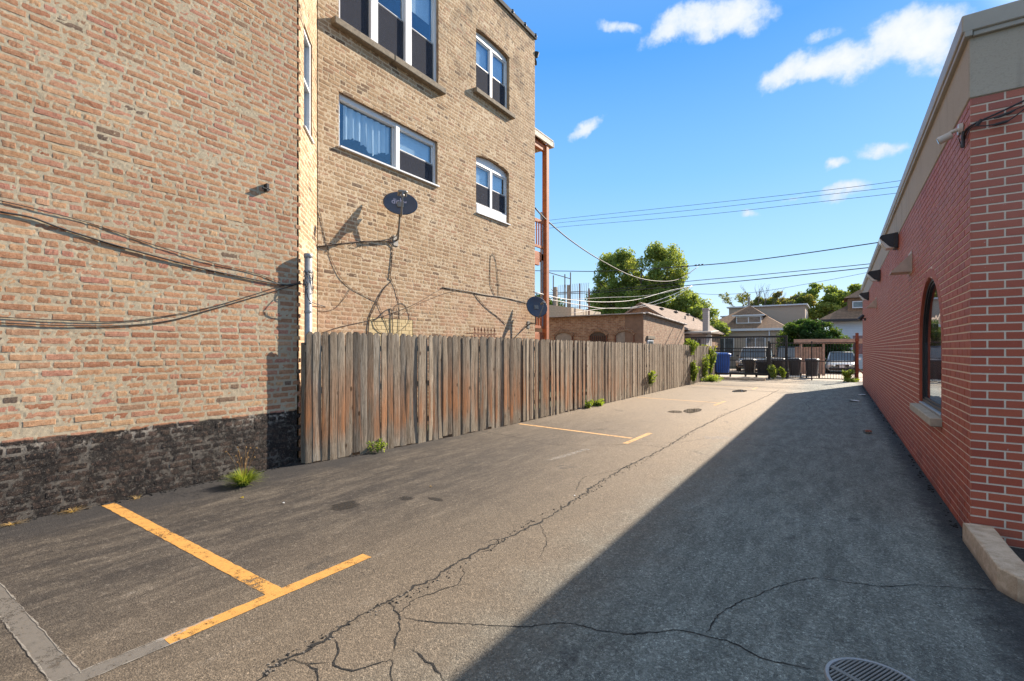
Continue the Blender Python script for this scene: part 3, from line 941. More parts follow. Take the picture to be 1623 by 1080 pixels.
def brick_wall(name, org, ud, nd, L, zlo, zhi, pitch, bl, joint, ops, old, mat, parent, header=0, reveal=0.1,
               ends=(0, 0), phase=0.0, res=0.02, toothed=False, voids=0.0):
    org = np.array(org, float); ud = np.array(ud, float); nd = np.array(nd, float); zd = np.array([0, 0, 1.0])
    Vs = []; Fs = []; As = []; nv = 0
    f0 = 0.0
    rows = int(math.ceil((zhi - zlo) / pitch))
    nu, nz = (9, 5) if old else (4, 4)
    base_f = np.array([(j * nu + i, j * nu + i + 1, (j + 1) * nu + i + 1, (j + 1) * nu + i) for j in range(nz - 1) for i in range(nu - 1)])
    for r in range(rows):
        z0 = zlo + r * pitch + joint / 2; z1 = zlo + (r + 1) * pitch - joint / 2
        if z1 > zhi:
            z1 = zhi
        if z1 - z0 < 0.02:
            continue
        zc = (z0 + z1) / 2
        ishead = header and (r % header == 2)
        step = (bl + joint) / 2 if ishead else bl + joint
        st = -phase - (step / 2 if r % 2 else 0) - step
        if old:
            st += random.uniform(-0.03, 0.03)
        hi = L
        if toothed and (r // 1) % 2:
            hi = L - 0.055
        # jittered joints along the course
        xs = [st]
        while xs[-1] < L + step:
            q = step * (random.uniform(0.93, 1.07) if old else 1.0)
            if old and not ishead and random.random() < 0.06:
                q = step / 2
            xs.append(xs[-1] + q)
        fr = free(0, hi, blocked(ops, zc, 0.10 if not old else 0.0))
        for a, b in zip(xs[:-1], xs[1:]):
            rnd0 = random.random()
            for fa, fb in fr:
                u0 = max(a + joint / 2, fa + (0 if a < fa else 0)); u1 = min(b - joint / 2, fb)
                if u1 - u0 < 0.022:
                    continue
                if old and voids and random.random() < voids:
                    continue
                e = 0.0032 if old else 0.0022
                us = np.concatenate([[u0, u0 + e], np.linspace(u0 + e, u1 - e, nu - 2)[1:-1], [u1 - e, u1]])
                zs = np.concatenate([[z0, z0 + e], np.linspace(z0 + e, z1 - e, nz - 2)[1:-1], [z1 - e, z1]])
                U, Z = np.meshgrid(us, zs)
                W = np.full(U.shape, f0)
                ring = np.zeros(U.shape, bool); ring[0] = ring[-1] = True; ring[:, 0] = ring[:, -1] = True
                if old:
                    W += rng.normal(0.0010, 0.0010) + rng.normal(0, 0.0006, U.shape)
                    W[1, :] -= 0.0010; W[-2, :] -= 0.0010; W[:, 1] -= 0.0010; W[:, -2] -= 0.0010
                    U = U + rng.normal(0, 0.0016, U.shape); Z = Z + rng.normal(0, 0.0014, U.shape)
                    Z += (U - u0) * rng.normal(0, 0.012)
                    W[ring] = -0.0045; U[ring] += rng.normal(0, 0.0016, int(ring.sum())); Z[ring] += rng.normal(0, 0.0013, int(ring.sum()))
                else:
                    W += rng.normal(0, 0.0004)
                    W[ring] = -0.010
                P = org + U.reshape(-1, 1) * ud + Z.reshape(-1, 1) * zd + W.reshape(-1, 1) * nd
                Vs.append(P); Fs.append(base_f + nv); nv += len(P)
                As.append(np.full(len(P), rnd0))
    # arch rings
    for o in ops:
        if not o.get('rise') or old:
            continue
        hw = (o['u1'] - o['u0']) / 2; rise = o['rise']
        Rr = (hw * hw + rise * rise) / (2 * rise); zc = o['z1'] - Rr; uc = (o['u0'] + o['u1']) / 2
        t0 = math.asin(min(1, hw / Rr)) if zc <= o['z1'] - rise else math.pi - math.asin(min(1, hw / Rr))
        n = int(2 * t0 * Rr / 0.0677)
        for k in range(n):
            a0 = -t0 + 2 * t0 * k / n + 0.004 / Rr; a1 = -t0 + 2 * t0 * (k + 1) / n - 0.004 / Rr
            P = []
            for (rr, w) in ((Rr, -0.01), (Rr + 0.003, 0.001), (Rr + 0.095, 0.001), (Rr + 0.097, -0.01)):
                for an in (a0, a0 + .003, a1 - .003, a1):
                    ww = -0.01 if an in (a0, a1) else w
                    P.append(org + ud * (uc + rr * math.sin(an)) + zd * (zc + rr * math.cos(an)) + nd * ww)
            Vs.append(np.array(P))
            Fs.append(np.array([(j * 4 + i, j * 4 + i + 1, (j + 1) * 4 + i + 1, (j + 1) * 4 + i) for j in range(3) for i in range(3)]) + nv)
            nv += 16; As.append(np.full(16, random.random()))
    # mortar sheet
    mw = 0.0 if old else -0.0055
    zb = set(np.round(np.arange(zlo, zhi, res if old else 0.05), 4)) | {zhi}
    for o in ops:
        zb |= {o['z0'], o['z1']}
        if o.get('rise'):
            zb |= set(np.linspace(o['z1'] - o['rise'], o['z1'], 14))
    zb = sorted(q for q in zb if zlo <= q <= zhi)
    cache = {}
    MV = []; MF = []

    def vid(u, z):
        k = (round(u, 4), round(z, 4))
        if k not in cache:
            cache[k] = len(MV); MV.append((u, z))
        return cache[k]
    Lm = L - (0.055 if toothed else 0)
    for za, zc_ in zip(zb[:-1], zb[1:]):
        if zc_ - za < 1e-4:
            continue
        fa = free(0, Lm, blocked(ops, za + 1e-5)); fb = free(0, Lm, blocked(ops, zc_ - 1e-5))
        if len(fa) != len(fb):
            fa = fb = free(0, Lm, blocked(ops, (za + zc_) / 2))
        for (a0, a1), (b0, b1) in zip(fa, fb):
            n = max(1, int((a1 - a0) / (res if old else 0.25)))
            for i in range(n):
                t0, t1 = i / n, (i + 1) / n
                MF.append((vid(a0 + (a1 - a0) * t0, za), vid(a0 + (a1 - a0) * t1, za), vid(b0 + (b1 - b0) * t1, zc_), vid(b0 + (b1 - b0) * t0, zc_)))
    MV = np.array(MV)
    W = np.full(len(MV), mw)
    if old:
        W += rng.normal(0, 0.0007, len(MV))
        W += np.array([mnoise.noise(Vector((u * 16, z * 34, org[0]))) for u, z in MV]) * 0.0022
        W -= 0.0012
        edge = np.zeros(len(MV), bool)
    Vs.append(org + MV[:, :1] * ud + MV[:, 1:] * zd + W[:, None] * nd)
    Fs.append(np.array(MF) + nv); nv += len(MV); As.append(np.full(len(MV), -1.0))
    # reveals round the openings
    for o in ops:
        hw = (o['u1'] - o['u0']) / 2; uc = (o['u0'] + o['u1']) / 2
        path = [(o['u0'], o['z0'])]
        rise = o.get('rise', 0)
        zt = o['z1'] - rise
        k = max(2, int((zt - o['z0']) / pitch))
        path += [(o['u0'], o['z0'] + (zt - o['z0']) * i / k) for i in range(1, k + 1)]
        if rise:
            for z in np.linspace(zt, o['z1'], 12)[1:-1]:
                path.append((uc - opening_half(o, z), z))
            path.append((uc, o['z1']))
            for z in np.linspace(zt, o['z1'], 12)[1:-1][::-1]:
                path.append((uc + opening_half(o, z), z))
        path += [(o['u1'], o['z0'] + (zt - o['z0']) * i / k) for i in range(k, -1, -1)]
        path.append((o['u0'], o['z0']))
        for (p0, p1) in zip(path[:-1], path[1:]):
            P = [org + ud * u + zd * z + nd * ww for (u, z), ww in ((p0, 0), (p1, 0), (p1, -reveal), (p0, -reveal))]
            Vs.append(np.array(P)); Fs.append(np.array([[0, 1, 2, 3]]) + nv); nv += 4
            As.append(np.full(4, random.uniform(0, 0.9)))
    return np_mesh(name, np.concatenate(Vs), np.concatenate(Fs), mat, parent=parent, attr=np.concatenate(As), smooth=False)


# ------------------------------------------------------------------ ground
def sheet(name, pts, z, mat, kind='structure'):
    m = MB().add([(x, y, z) for x, y in pts], [tuple(range(len(pts)))])
    return tag(m.build(name, mat, loc=(0, 0, 0)), kind=kind)


sheet('ground', [(-700, -700), (700, -700), (700, 1500), (-700, 1500)], -0.012, M_ground)
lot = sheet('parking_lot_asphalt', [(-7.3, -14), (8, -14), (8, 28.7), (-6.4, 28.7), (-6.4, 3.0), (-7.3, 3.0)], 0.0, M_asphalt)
sheet('alley_road', [(-70, 28.7), (70, 28.7), (70, 33.6), (-70, 33.6)], -0.003, M_alley)
sheet('parking_pad', [(-9, 33.6), (3.2, 33.6), (3.2, 43), (-9, 43)], -0.006, M_alley)


def crack(name, pts, w, seed, jag=0.02, mat=M_crack, z=0.003, step=0.018):
    rr = random.Random(seed)
    P = smooth_path([(x, y, 0) for x, y in pts], 4)
    Q = []
    for a, b in zip(P[:-1], P[1:]):
        n = max(1, int((b - a).length / step))
        for i in range(n):
            Q.append(a.lerp(b, i / n))
    Q.append(P[-1])
    V = []
    n = len(Q)
    for i, p in enumerate(Q):
        t = (Q[min(i + 1, n - 1)] - Q[max(i - 1, 0)]).normalized()
        s = Vector((-t.y, t.x, 0))
        off = mnoise.noise(Vector((p.x * 9, p.y * 9, seed))) * jag + mnoise.noise(Vector((p.x * 31, p.y * 31, seed))) * jag * 0.7 + mnoise.noise(Vector((p.x * 85, p.y * 85, seed))) * jag * 0.5
        wid = w * (0.45 + 1.3 * abs(mnoise.noise(Vector((p.x * 5, p.y * 5, seed + 3)))) + rr.uniform(-0.15, 0.5))
        wid *= min(1, (i + 1) / 5, (n - i) / 5)
        c = p + s * off
        for sg in (-1, 1):
            q = c + s * sg * wid * rr.uniform(0.6, 1.3) / 2
            V.append((q.x, q.y, z))
    F = [(2 * i, 2 * i + 1, 2 * i + 3, 2 * i + 2) for i in range(n - 1)]
    return V, F


CR = MB(); CD = MB()
CRACKS = [([(-2.233, 1.191), (-2.284, 1.376), (-2.276, 1.605), (-2.289, 1.779), (-2.3, 2.02), (-2.27, 2.258), (-2.281, 2.577), (-2.272, 2.929), (-2.236, 3.499), (-2.211, 3.893), (-2.255, 4.496), (-2.3, 5.236), (-2.314, 6.308), (-2.258, 7.541), (-2.286, 9.647), (-2.197, 12.698), (-2.025, 16.315), (-1.861, 21.122)], 0.016, 0.032),
    ([(-2.253, 1.621), (-2.14, 1.565), (-2.046, 1.479), (-1.95, 1.515), (-1.885, 1.616), (-1.843, 1.668)], 0.008, 0.02),
    ([(-1.843, 1.668), (-1.745, 1.572), (-1.649, 1.56)], 0.01, 0.02),
    ([(-1.897, 1.729), (-2.004, 1.859), (-2.117, 1.974), (-2.208, 2.012), (-2.329, 2.046)], 0.01, 0.02),
    ([(-1.824, 1.791), (-1.721, 1.756), (-1.604, 1.721), (-1.507, 1.681)], 0.014, 0.02),
    ([(-2.129, 1.965), (-2.167, 2.155), (-2.117, 2.331), (-2.077, 2.408), (-2.035, 2.487)], 0.006, 0.02),
    ([(-2.074, 1.963), (-1.858, 2.046), (-1.673, 2.156), (-1.453, 2.275), (-1.349, 2.375), (-1.266, 2.446), (-1.088, 2.477), (-0.934, 2.546), (-0.823, 2.634), (-0.714, 2.73), (-0.585, 2.746), (-0.462, 2.761), (-0.338, 2.719), (-0.226, 2.718), (-0.095, 2.755)], 0.008, 0.012),
    ([(-2.217, 3.732), (-2.056, 3.534), (-1.939, 3.373), (-1.872, 3.199), (-1.835, 3.089)], 0.004, 0.015),
    ([(-2.214, 2.67), (-2.12, 2.537), (-2.077, 2.408), (-2.151, 2.308)], 0.005, 0.015),
    ([(-2.271, 2.888), (-2.227, 3.03), (-2.258, 3.157), (-2.317, 3.195), (-2.348, 3.066)], 0.005, 0.01),
    ([(-0.597, 2.773), (-0.573, 3.015), (-0.505, 3.231), (-0.42, 3.38), (-0.334, 3.584), (-0.133, 3.855), (0.043, 3.91), (0.247, 3.976), (0.42, 4.113), (0.587, 4.195), (0.847, 4.31)], 0.007, 0.012),
    ([(-2.209, 1.397), (-2.094, 1.407), (-1.984, 1.359)], 0.01, 0.02),
    ([(-2.283, 1.359), (-2.222, 1.389), (-2.084, 1.47)], 0.006, 0.02),
    ([(-2.363, 4.743), (-2.495, 5.105), (-2.542, 5.41), (-2.411, 5.681), (-2.288, 6.24)], 0.006, 0.015),
    ([(-5.655, 7.288), (-4.82, 7.126), (-4.204, 6.973), (-3.895, 6.857), (-3.362, 7.154), (-2.788, 7.604), (-2.4, 7.681), (-2.218, 7.568)], 0.008, 0.02),
    ([(-2.807, 7.654), (-2.62, 8.042), (-2.237, 8.168), (-1.893, 8.88)], 0.006, 0.015),
    ([(-3.81, 6.915), (-3.397, 6.773), (-3.077, 6.657)], 0.005, 0.01),
    ([(-1.543, 8.636), (-1.079, 8.694), (-0.561, 8.861), (0.019, 9.135)], 0.007, 0.02),
    ([(-0.571, 17.976), (-0.738, 16.757), (-0.748, 15.957), (-0.624, 15.146), (-0.611, 14.506)], 0.012, 0.03),
    ([(-3.116, 12.512), (-3.092, 16.275), (-2.159, 17.388), (-0.828, 18.795)], 0.006, 0.02),
    ([(-3.272, 22.485), (-2.681, 24.713), (-2.253, 27.123)], 0.01, 0.03)]
for i, (pts, wd, jg) in enumerate(CRACKS):
    V, F = crack('c', pts, wd * 1.9, i + 50, jg, z=0.0012)
    if wd > 0.006:
        CD.add(V, F)
    V, F = crack('c', pts, wd, i + 50, jg, z=0.0025)
    CR.add(V, F)
tag(CR.build('pavement_crack', M_crack, loc=(0, 0, 0)), kind='structure')


def m_dustcrack(nt, b):
    p = nt.pos()
    b.inputs['Base Color'].default_value = (0.17, 0.145, 0.115, 1)
    b.inputs['Roughness'].default_value = 1
    out = [n for n in nt.n if n.type == 'OUTPUT_MATERIAL'][0]
    tr = nt.node('ShaderNodeBsdfTransparent')
    ms = nt.node('ShaderNodeMixShader')
    nt.put(ms.inputs[0], nt.map(nt.noise(p, 25, 6, 0.8), 0.5, 0.6, 0.0, 0.75))
    nt.l.new(tr.outputs[0], ms.inputs[1]); nt.l.new(b.outputs[0], ms.inputs[2]); nt.l.new(ms.outputs[0], out.inputs[0])


tag(CD.build('crack_dust', material('crack_rim_dust', m_dustcrack), loc=(0, 0, 0)), kind='structure')


def m_scuffm(nt, b):
    p = nt.pos()
    b.inputs['Base Color'].default_value = (0.42, 0.39, 0.35, 1)
    b.inputs['Roughness'].default_value = 1
    out = [n for n in nt.n if n.type == 'OUTPUT_MATERIAL'][0]
    tr = nt.node('ShaderNodeBsdfTransparent')
    ms = nt.node('ShaderNodeMixShader')
    nt.put(ms.inputs[0], nt.map(nt.noise(p, 16, 8, 0.8), 0.38, 0.66, 0.0, 0.6))
    nt.l.new(tr.outputs[0], ms.inputs[1]); nt.l.new(b.outputs[0], ms.inputs[2]); nt.l.new(ms.outputs[0], out.inputs[0])


M_scuff = material('chalky_scuff', m_scuffm)


def strip(a, b, w, mat, name='parking_line', z=0.002, rag=0.007, gaps=None):
    a = Vector((*a, 0)); b = Vector((*b, 0))
    t = (b - a).normalized(); s = Vector((-t.y, t.x, 0))
    n = max(2, int((b - a).length / 0.03))
    V = []
    for i in range(n + 1):
        p = a.lerp(b, i / n)
        for sg in (-1, 1):
            q = p + s * (sg * w / 2 + mnoise.noise(Vector((p.x * 14, p.y * 14, sg * 3))) * rag)
            V.append((q.x, q.y, z))
    F = [(2 * i, 2 * i + 1, 2 * i + 3, 2 * i + 2) for i in range(n)]
    return tag(MB().add(V, F).build(name, mat, loc=(0, 0, 0)), kind='structure')


strip((-6.05, 1.75), (-2.93, 1.71), 0.105, M_yellow)
strip((-2.95, 1.10), (-2.93, 2.40), 0.10, M_yellow, z=0.003)
strip((-2.97, 0.72), (-2.95, 1.10), 0.10, M_greyold)
strip((-6.05, 0.70), (-2.96, 0.715), 0.10, M_greyold, z=0.0015)
for dx in (-0.052, 0.052):
    strip((-2.97 + dx, 0.68), (-2.95 + dx, 1.16), 0.006, M_whiteold, name='worn_line_edge', z=0.0035, rag=0.008)
for dy in (-0.05, 0.05):
    strip((-6.0, 0.70 + dy), (-3.0, 0.715 + dy), 0.006, M_whiteold, name='worn_line_edge', z=0.0035, rag=0.008)
strip((-2.995, 1.02), (-2.99, 1.35), 0.03, M_scuff, name='worn_line_edge', z=0.004, rag=0.02)
strip((-5.5, 8.42), (-2.98, 8.15), 0.09, M_yellowfar)
strip((-2.90, 7.62), (-2.88, 8.84), 0.09, M_yellowfar, z=0.003)
strip((-5.38, 15.22), (-2.84, 14.95), 0.09, M_yellowfar)
strip((-2.83, 14.2), (-2.80, 15.55), 0.09, M_yellowfar, z=0.003)
strip((-5.3, 21.8), (-2.9, 21.6), 0.09, M_yellowfar)
strip((-2.73, 20.6), (-2.72, 21.9), 0.09, M_yellowfar, z=0.003)
strip((-3.35, 5.9), (-3.22, 6.9), 0.10, M_scuff, name='scuff_mark', rag=0.03)
strip((-1.95, 8.9), (-1.3, 9.3), 0.28, M_scuff, name='scuff_mark', rag=0.08)


def blob(name, c, rx, ry, mat, seed, z=0.005, kind='structure', label=None):
    V = [(c[0], c[1], z)]
    n = 40
    for k in range(n):
        th = 2 * math.pi * k / n
        q = 1 + 0.35 * mnoise.noise(Vector((math.cos(th) * 1.3, math.sin(th) * 1.3, seed)))
        V.append((c[0] + rx * q * math.cos(th), c[1] + ry * q * math.sin(th), z))
    F = [(0, 1 + k, 1 + (k + 1) % n) for k in range(n)]
    mb = MB().add(V, F); mb.a = [1.0] + [0.0] * n
    return tag(mb.build(name, mat, loc=(0, 0, 0), attr=True), kind=kind)


blob('puddle', (-3.05, 12.7), 0.20, 0.50, M_puddle, 3)
blob('puddle', (-3.35, 12.2), 0.18, 0.22, M_puddle, 5)
blob('puddle', (-3.05, 19.6), 0.22, 0.65, M_puddle, 9)


def m_wet(nt, b):
    p = nt.pos()
    b.inputs['Base Color'].default_value = (0.022, 0.020, 0.018, 1)
    b.inputs['Roughness'].default_value = 0.6
    out = [n for n in nt.n if n.type == 'OUTPUT_MATERIAL'][0]
    tr = nt.node('ShaderNodeBsdfTransparent')
    ms = nt.node('ShaderNodeMixShader')
    nt.put(ms.inputs[0], nt.math('MULTIPLY', nt.map(nt.noise(p, 30, 6, 0.8), 0.25, 0.65, 0.3, 0.8), nt.map(nt.math('MULTIPLY_ADD', nt.math('SUBTRACT', nt.noise(p, 12, 5, 0.7), 0.5), 0.9, nt.attr('rnd')), 0.05, 0.4)))
    nt.l.new(tr.outputs[0], ms.inputs[1]); nt.l.new(b.outputs[0], ms.inputs[2]); nt.l.new(ms.outputs[0], out.inputs[0])


M_wet = material('oil_stain', m_wet)
blob('oil_stain', (-4.05, 3.05), 0.16, 0.17, M_wet, 21, z=0.003)
blob('oil_stain', (-3.72, 3.55), 0.10, 0.07, M_wet, 23, z=0.003)
blob('oil_stain', (-3.45, 3.70), 0.12, 0.05, M_wet, 25, z=0.003)

# ------------------------------------------------------------------ left apartment building
bld = thing('apartment_building', 'tall old common-brick apartment building with a black painted base and set-back wing', 'building', (-8.5, 4.0, 0))
PIT = 0.0757
FX, WX = -6.1, -7.0
# front wall, toothed at its far corner
brick_wall('front_wall', (FX, -3.0, 0), (0, 1, 0), (1, 0, 0), 6.87, 0.0, 10.3, PIT, 0.208, 0.0205, [], True, M_front, bld,
           header=6, toothed=True, voids=0.002)
ANG = 1 / math.sqrt(2)
AO = (FX - 0.045, 3.87, 0)
a_ops = [dict(u0=0.30, u1=0.84, z0=4.75, z1=6.25)]
brick_wall('angled_wall', AO, (-ANG, ANG, 0), (ANG, ANG, 0), 1.21, 0.0, 10.3, PIT, 0.205, 0.016, a_ops, True, M_wing, bld, header=6, reveal=0.10)
w_ops = [dict(u0=0.40, u1=2.86, z0=7.08, z1=9.15), dict(u0=0.40, u1=2.83, z0=4.97, z1=5.93),
         dict(u0=4.14, u1=5.52, z0=7.60, z1=9.12, rise=0.07), dict(u0=4.14, u1=5.50, z0=4.74, z1=6.18, rise=0.10),
         dict(u0=1.02, u1=2.12, z0=1.55, z1=2.14)]
WO = (WX, 4.74, 0)
brick_wall('wing_wall', WO, (0, 1, 0), (1, 0, 0), 6.78, 0.0, 10.2, PIT, 0.205, 0.016, w_ops, True, M_wing, bld, header=6, reveal=0.2)
core = MB()
core.box((-11.2, 0.4, 5.05), (10.1, 6.7, 10.1))
core.box((-12.9, 7.6, 5.0), (10.2, 7.7, 10.0))
core.box((-7.45, 11.46, 5.0), (0.8, 0.10, 10.0))
core.box((-7.45, 8.1, 10.12), (0.8, 6.7, 0.06))
core.build('wall_core', M_wing, bld)
rf = MB()
rf.box((-11.3, 0.4, 10.3), (10.5, 6.9, 0.12))
rf.box((-12.2, 7.6, 10.23), (10.5, 7.9, 0.10))
rf.build('roof', M_roofflat, bld)
cp = MB()
y = 4.8
while y < 11.3:
    cp.box((WX - 0.12, y + 0.295 if y < 11 else y + 0.2, 10.225), (0.29, 0.575 if y < 11 else 0.36, 0.05), bev=0.012)
    y += 0.6
cp.build('coping', M_tile, bld)
for yy in (9.1, 9.7, 10.35, 10.95, 11.5):
    cp = MB()
    cp.lathe([(0.0, 0.0), (0.045, 0.0), (0.05, 0.03), (0.025, 0.055), (0.04, 0.08), (0.0, 0.10)], (WX + 0.03, yy, 10.23), 8)
    cp.build('roof_bolt', M_blackmetal, bld)
cp = MB()
cp.lathe([(0.0, 0.0), (0.05, 0.0), (0.09, 0.12), (0.08, 0.13), (0.0, 0.05)], (WX - 0.02, 11.62, 9.74), 10)
cp.tube([(WX - 0.02, 11.54, 9.66), (WX - 0.02, 11.60, 9.60), (WX - 0.02, 11.60, 9.52)], 0.035, 6)
cp.build('corner_spotlight', M_blackmetal, bld)
# pale glazed infill of a closed window
g = MB()
rr = random.Random(4)
for r in range(8):
    z0 = 1.56 + r * 0.0715
    x0 = 5.76 - (0.1 if r % 2 else 0)
    while x0 < 6.85:
        a = max(x0, 5.765); b = min(x0 + 0.2, 6.855)
        if b - a > 0.03:
            g.box((WX - 0.028, (a + b) / 2, z0 + 0.033), (0.05, b - a - 0.007, 0.066), bev=0.003)
        x0 += 0.2
g.build('glazed_brick_infill', M_yglaze, bld)
g = MB(); g.box((WX - 0.045, 6.31, 1.845), (0.05, 1.1, 0.59)); g.build('infill_mortar', M_limestone, bld)


def fr_y(mb, x, y0, y1, z0, z1, t, d, mat=0, bev=0.004):
    """rectangular frame in a plane of constant x, member width t, depth d, outer face at x"""
    xc = x - d / 2
    mb.box((xc, (y0 + y1) / 2, z1 - t / 2), (d, y1 - y0, t), bev=bev, mat=mat)
    mb.box((xc, (y0 + y1) / 2, z0 + t / 2), (d, y1 - y0, t), bev=bev, mat=mat)
    mb.box((xc, y0 + t / 2, (z0 + z1) / 2), (d, t, z1 - z0 - 2 * t), bev=bev, mat=mat)
    mb.box((xc, y1 - t / 2, (z0 + z1) / 2), (d, t, z1 - z0 - 2 * t), bev=bev, mat=mat)


def sash_unit(win, X, y0, y1, z0, z1, split=0.5, blind=1.0, picture=False, curtain=False, ac=False):
    """double hung (or picture) unit, everything a child of win"""
    zm = z0 + (z1 - z0) * split
    s = MB()
    if picture:
        fr_y(s, X - 0.015, y0, y1, z0, z1, 0.035, 0.04)
        s.build('sash', M_white, win)
        p = MB(); p.box((X - 0.04, (y0 + y1) / 2, (z0 + z1) / 2), (0.006, y1 - y0 - 0.06, z1 - z0 - 0.06)); p.build('pane', M_glass, win)
    else:
        fr_y(s, X - 0.012, y0, y1, zm - 0.02, z1, 0.035, 0.03)
        s.build('sash', M_white, win)
        s = MB(); fr_y(s, X - 0.045, y0, y1, z0, zm + 0.02, 0.04, 0.03); s.build('sash', M_white, win)
        p = MB(); p.box((X - 0.03, (y0 + y1) / 2, (z1 + zm) / 2), (0.006, y1 - y0 - 0.06, z1 - zm - 0.04)); p.build('pane', M_glass, win)
        p = MB(); p.box((X - 0.066, (y0 + y1) / 2, (z0 + zm) / 2), (0.006, y1 - y0 - 0.06, zm - z0 - 0.05)); p.build('pane', M_glass, win)
        p = MB()
        fr_y(p, X - 0.008, y0 + 0.01, y1 - 0.01, z0 + 0.01, zm, 0.014, 0.012)
        p.box((X - 0.016, (y0 + y1) / 2, (z0 + zm) / 2), (0.002, y1 - y0 - 0.05, zm - z0 - 0.04), mat=1)
        p.build('insect_screen', [M_darkmetal, M_screenmesh], win)
    b = MB()
    if curtain:
        n = 40
        V = []; F = []
        for i in range(n + 1):
            yy = y0 + 0.16 + (y1 - y0 - 0.24) * i / n
            ww = 0.022 * math.sin(i * 1.1) + 0.012 * math.sin(i * 2.7)
            low = z0 + 0.12 + 0.16 * abs(math.sin(i * 0.11 + 0.4)) + 0.012 * math.sin(i * 1.9)
            V += [(X - 0.085 + ww, yy, z1 - 0.06), (X - 0.09 + ww * 1.4, yy, low)]
        for i in range(n):
            F.append((2 * i, 2 * i + 1, 2 * i + 3, 2 * i + 2))
        b.add(V, F).build('curtain', M_curtain, win, smooth=True)
    elif blind > 0:
        zb = z1 - (z1 - z0) * blind
        z = z1 - 0.03
        while z > zb:
            b.box((X - 0.095, (y0 + y1) / 2, z), (0.022, y1 - y0 - 0.07, 0.003), rot=Matrix.Rotation(R(78), 3, 'Y'))
            z -= 0.019
        b.build('blind', M_blind, win)


def m_scr(nt, b):
    out = [n for n in nt.n if n.type == 'OUTPUT_MATERIAL'][0]
    b.inputs['Base Color'].default_value = (0.055, 0.060, 0.078, 1)
    b.inputs['Roughness'].default_value = 0.9
    b.inputs['Specular IOR Level'].default_value = 0.05
    tr = nt.node('ShaderNodeBsdfTransparent'); tr.inputs[0].default_value = (0.8, 0.8, 0.8, 1)
    ms = nt.node('ShaderNodeMixShader')
    n = nt.noise(nt.coords(), 90, 3, 0.7)
    nt.put(ms.inputs[0], nt.map(n, 0.3, 0.7, 0.5, 0.75))
    nt.l.new(tr.outputs[0], ms.inputs[1]); nt.l.new(b.outputs[0], ms.inputs[2]); nt.l.new(ms.outputs[0], out.inputs[0])


M_screenmesh = material('screen_mesh', m_scr)


def room(win, X, y0, y1, z0, z1):
    m = MB()
    m.box((X - 0.55, (y0 + y1) / 2, (z0 + z1) / 2), (0.02, y1 - y0, z1 - z0))
    for yy in (y0, y1):
        m.box((X - 0.31, yy, (z0 + z1) / 2), (0.46, 0.01, z1 - z0))
    for zz in (z0, z1):
        m.box((X - 0.31, (y0 + y1) / 2, zz), (0.46, y1 - y0, 0.01))
    m.build('dark_interior', M_room, win)


# triple window, top left
IX = WX - 0.035
def win_frame(name_label, boxes):
    m = MB()
    boxes(m)
    o = m.build('window', M_white, bld)
    if name_label:
        o['label'] = name_label
    return o


def bx(m):
    fr_y(m, WX - 0.06, 5.14, 7.60, 7.08, 9.15, 0.07, 0.09)
    for yc in (5.93, 6.78):
        m.box((WX - 0.085, yc, 8.11), (0.10, 0.17, 1.93), bev=0.006)
w1 = win_frame('triple white window on the upper floor of the wing', bx)
for (a, b_) in ((5.21, 5.845), (6.015, 6.695), (6.865, 7.53)):
    sash_unit(w1, WX - 0.08, a, b_, 7.15, 9.08, 0.44, blind=0.0 if a < 6.8 else 0.35)
s = MB()
for a, b_ in ((4.98, 6.28), (6.285, 7.72)):
    s.box((WX + 0.02, (a + b_) / 2, 7.015), (0.20, b_ - a - 0.004, 0.125), bev=0.012)
s.build('sill', M_stone, w1)
room(w1, WX - 0.15, 5.15, 7.59, 7.09, 9.14)


def bx(m):
    fr_y(m, WX - 0.06, 5.14, 7.57, 4.97, 5.93, 0.05, 0.10)
    m.box((WX - 0.085, 6.50, 5.45), (0.09, 0.10, 0.86), bev=0.005)
    m.box((WX - 0.10, 6.355, 5.865), (0.09, 2.32, 0.09), bev=0.01)
    m.box((WX + 0.012, 6.355, 4.975), (0.09, 2.45, 0.035), bev=0.006)
w2 = win_frame('wide white window with a sheer curtain behind its large pane', bx)
sash_unit(w2, WX - 0.08, 5.19, 6.45, 5.02, 5.87, picture=True, curtain=True)
sash_unit(w2, WX - 0.08, 6.55, 7.52, 5.02, 5.87, 0.5, blind=0.5)
room(w2, WX - 0.15, 5.15, 7.56, 4.98, 5.92)


def arch_panel(m, y0, y1, zb, zt, rise, x, d):
    hw = (y1 - y0) / 2; yc = (y0 + y1) / 2
    Rr = (hw * hw + rise * rise) / (2 * rise); zc = zt - Rr
    poly = [(y0, zb), (y1, zb)]
    for k in range(13):
        yy = y1 - (y1 - y0) * k / 12
        poly.append((yy, zc + math.sqrt(max(0, Rr * Rr - (yy - yc) ** 2))))
    M = Matrix(((0, 0, 1), (1, 0, 0), (0, 1, 0)))
    m.prism(poly, d, M, (x - d, 0, 0))


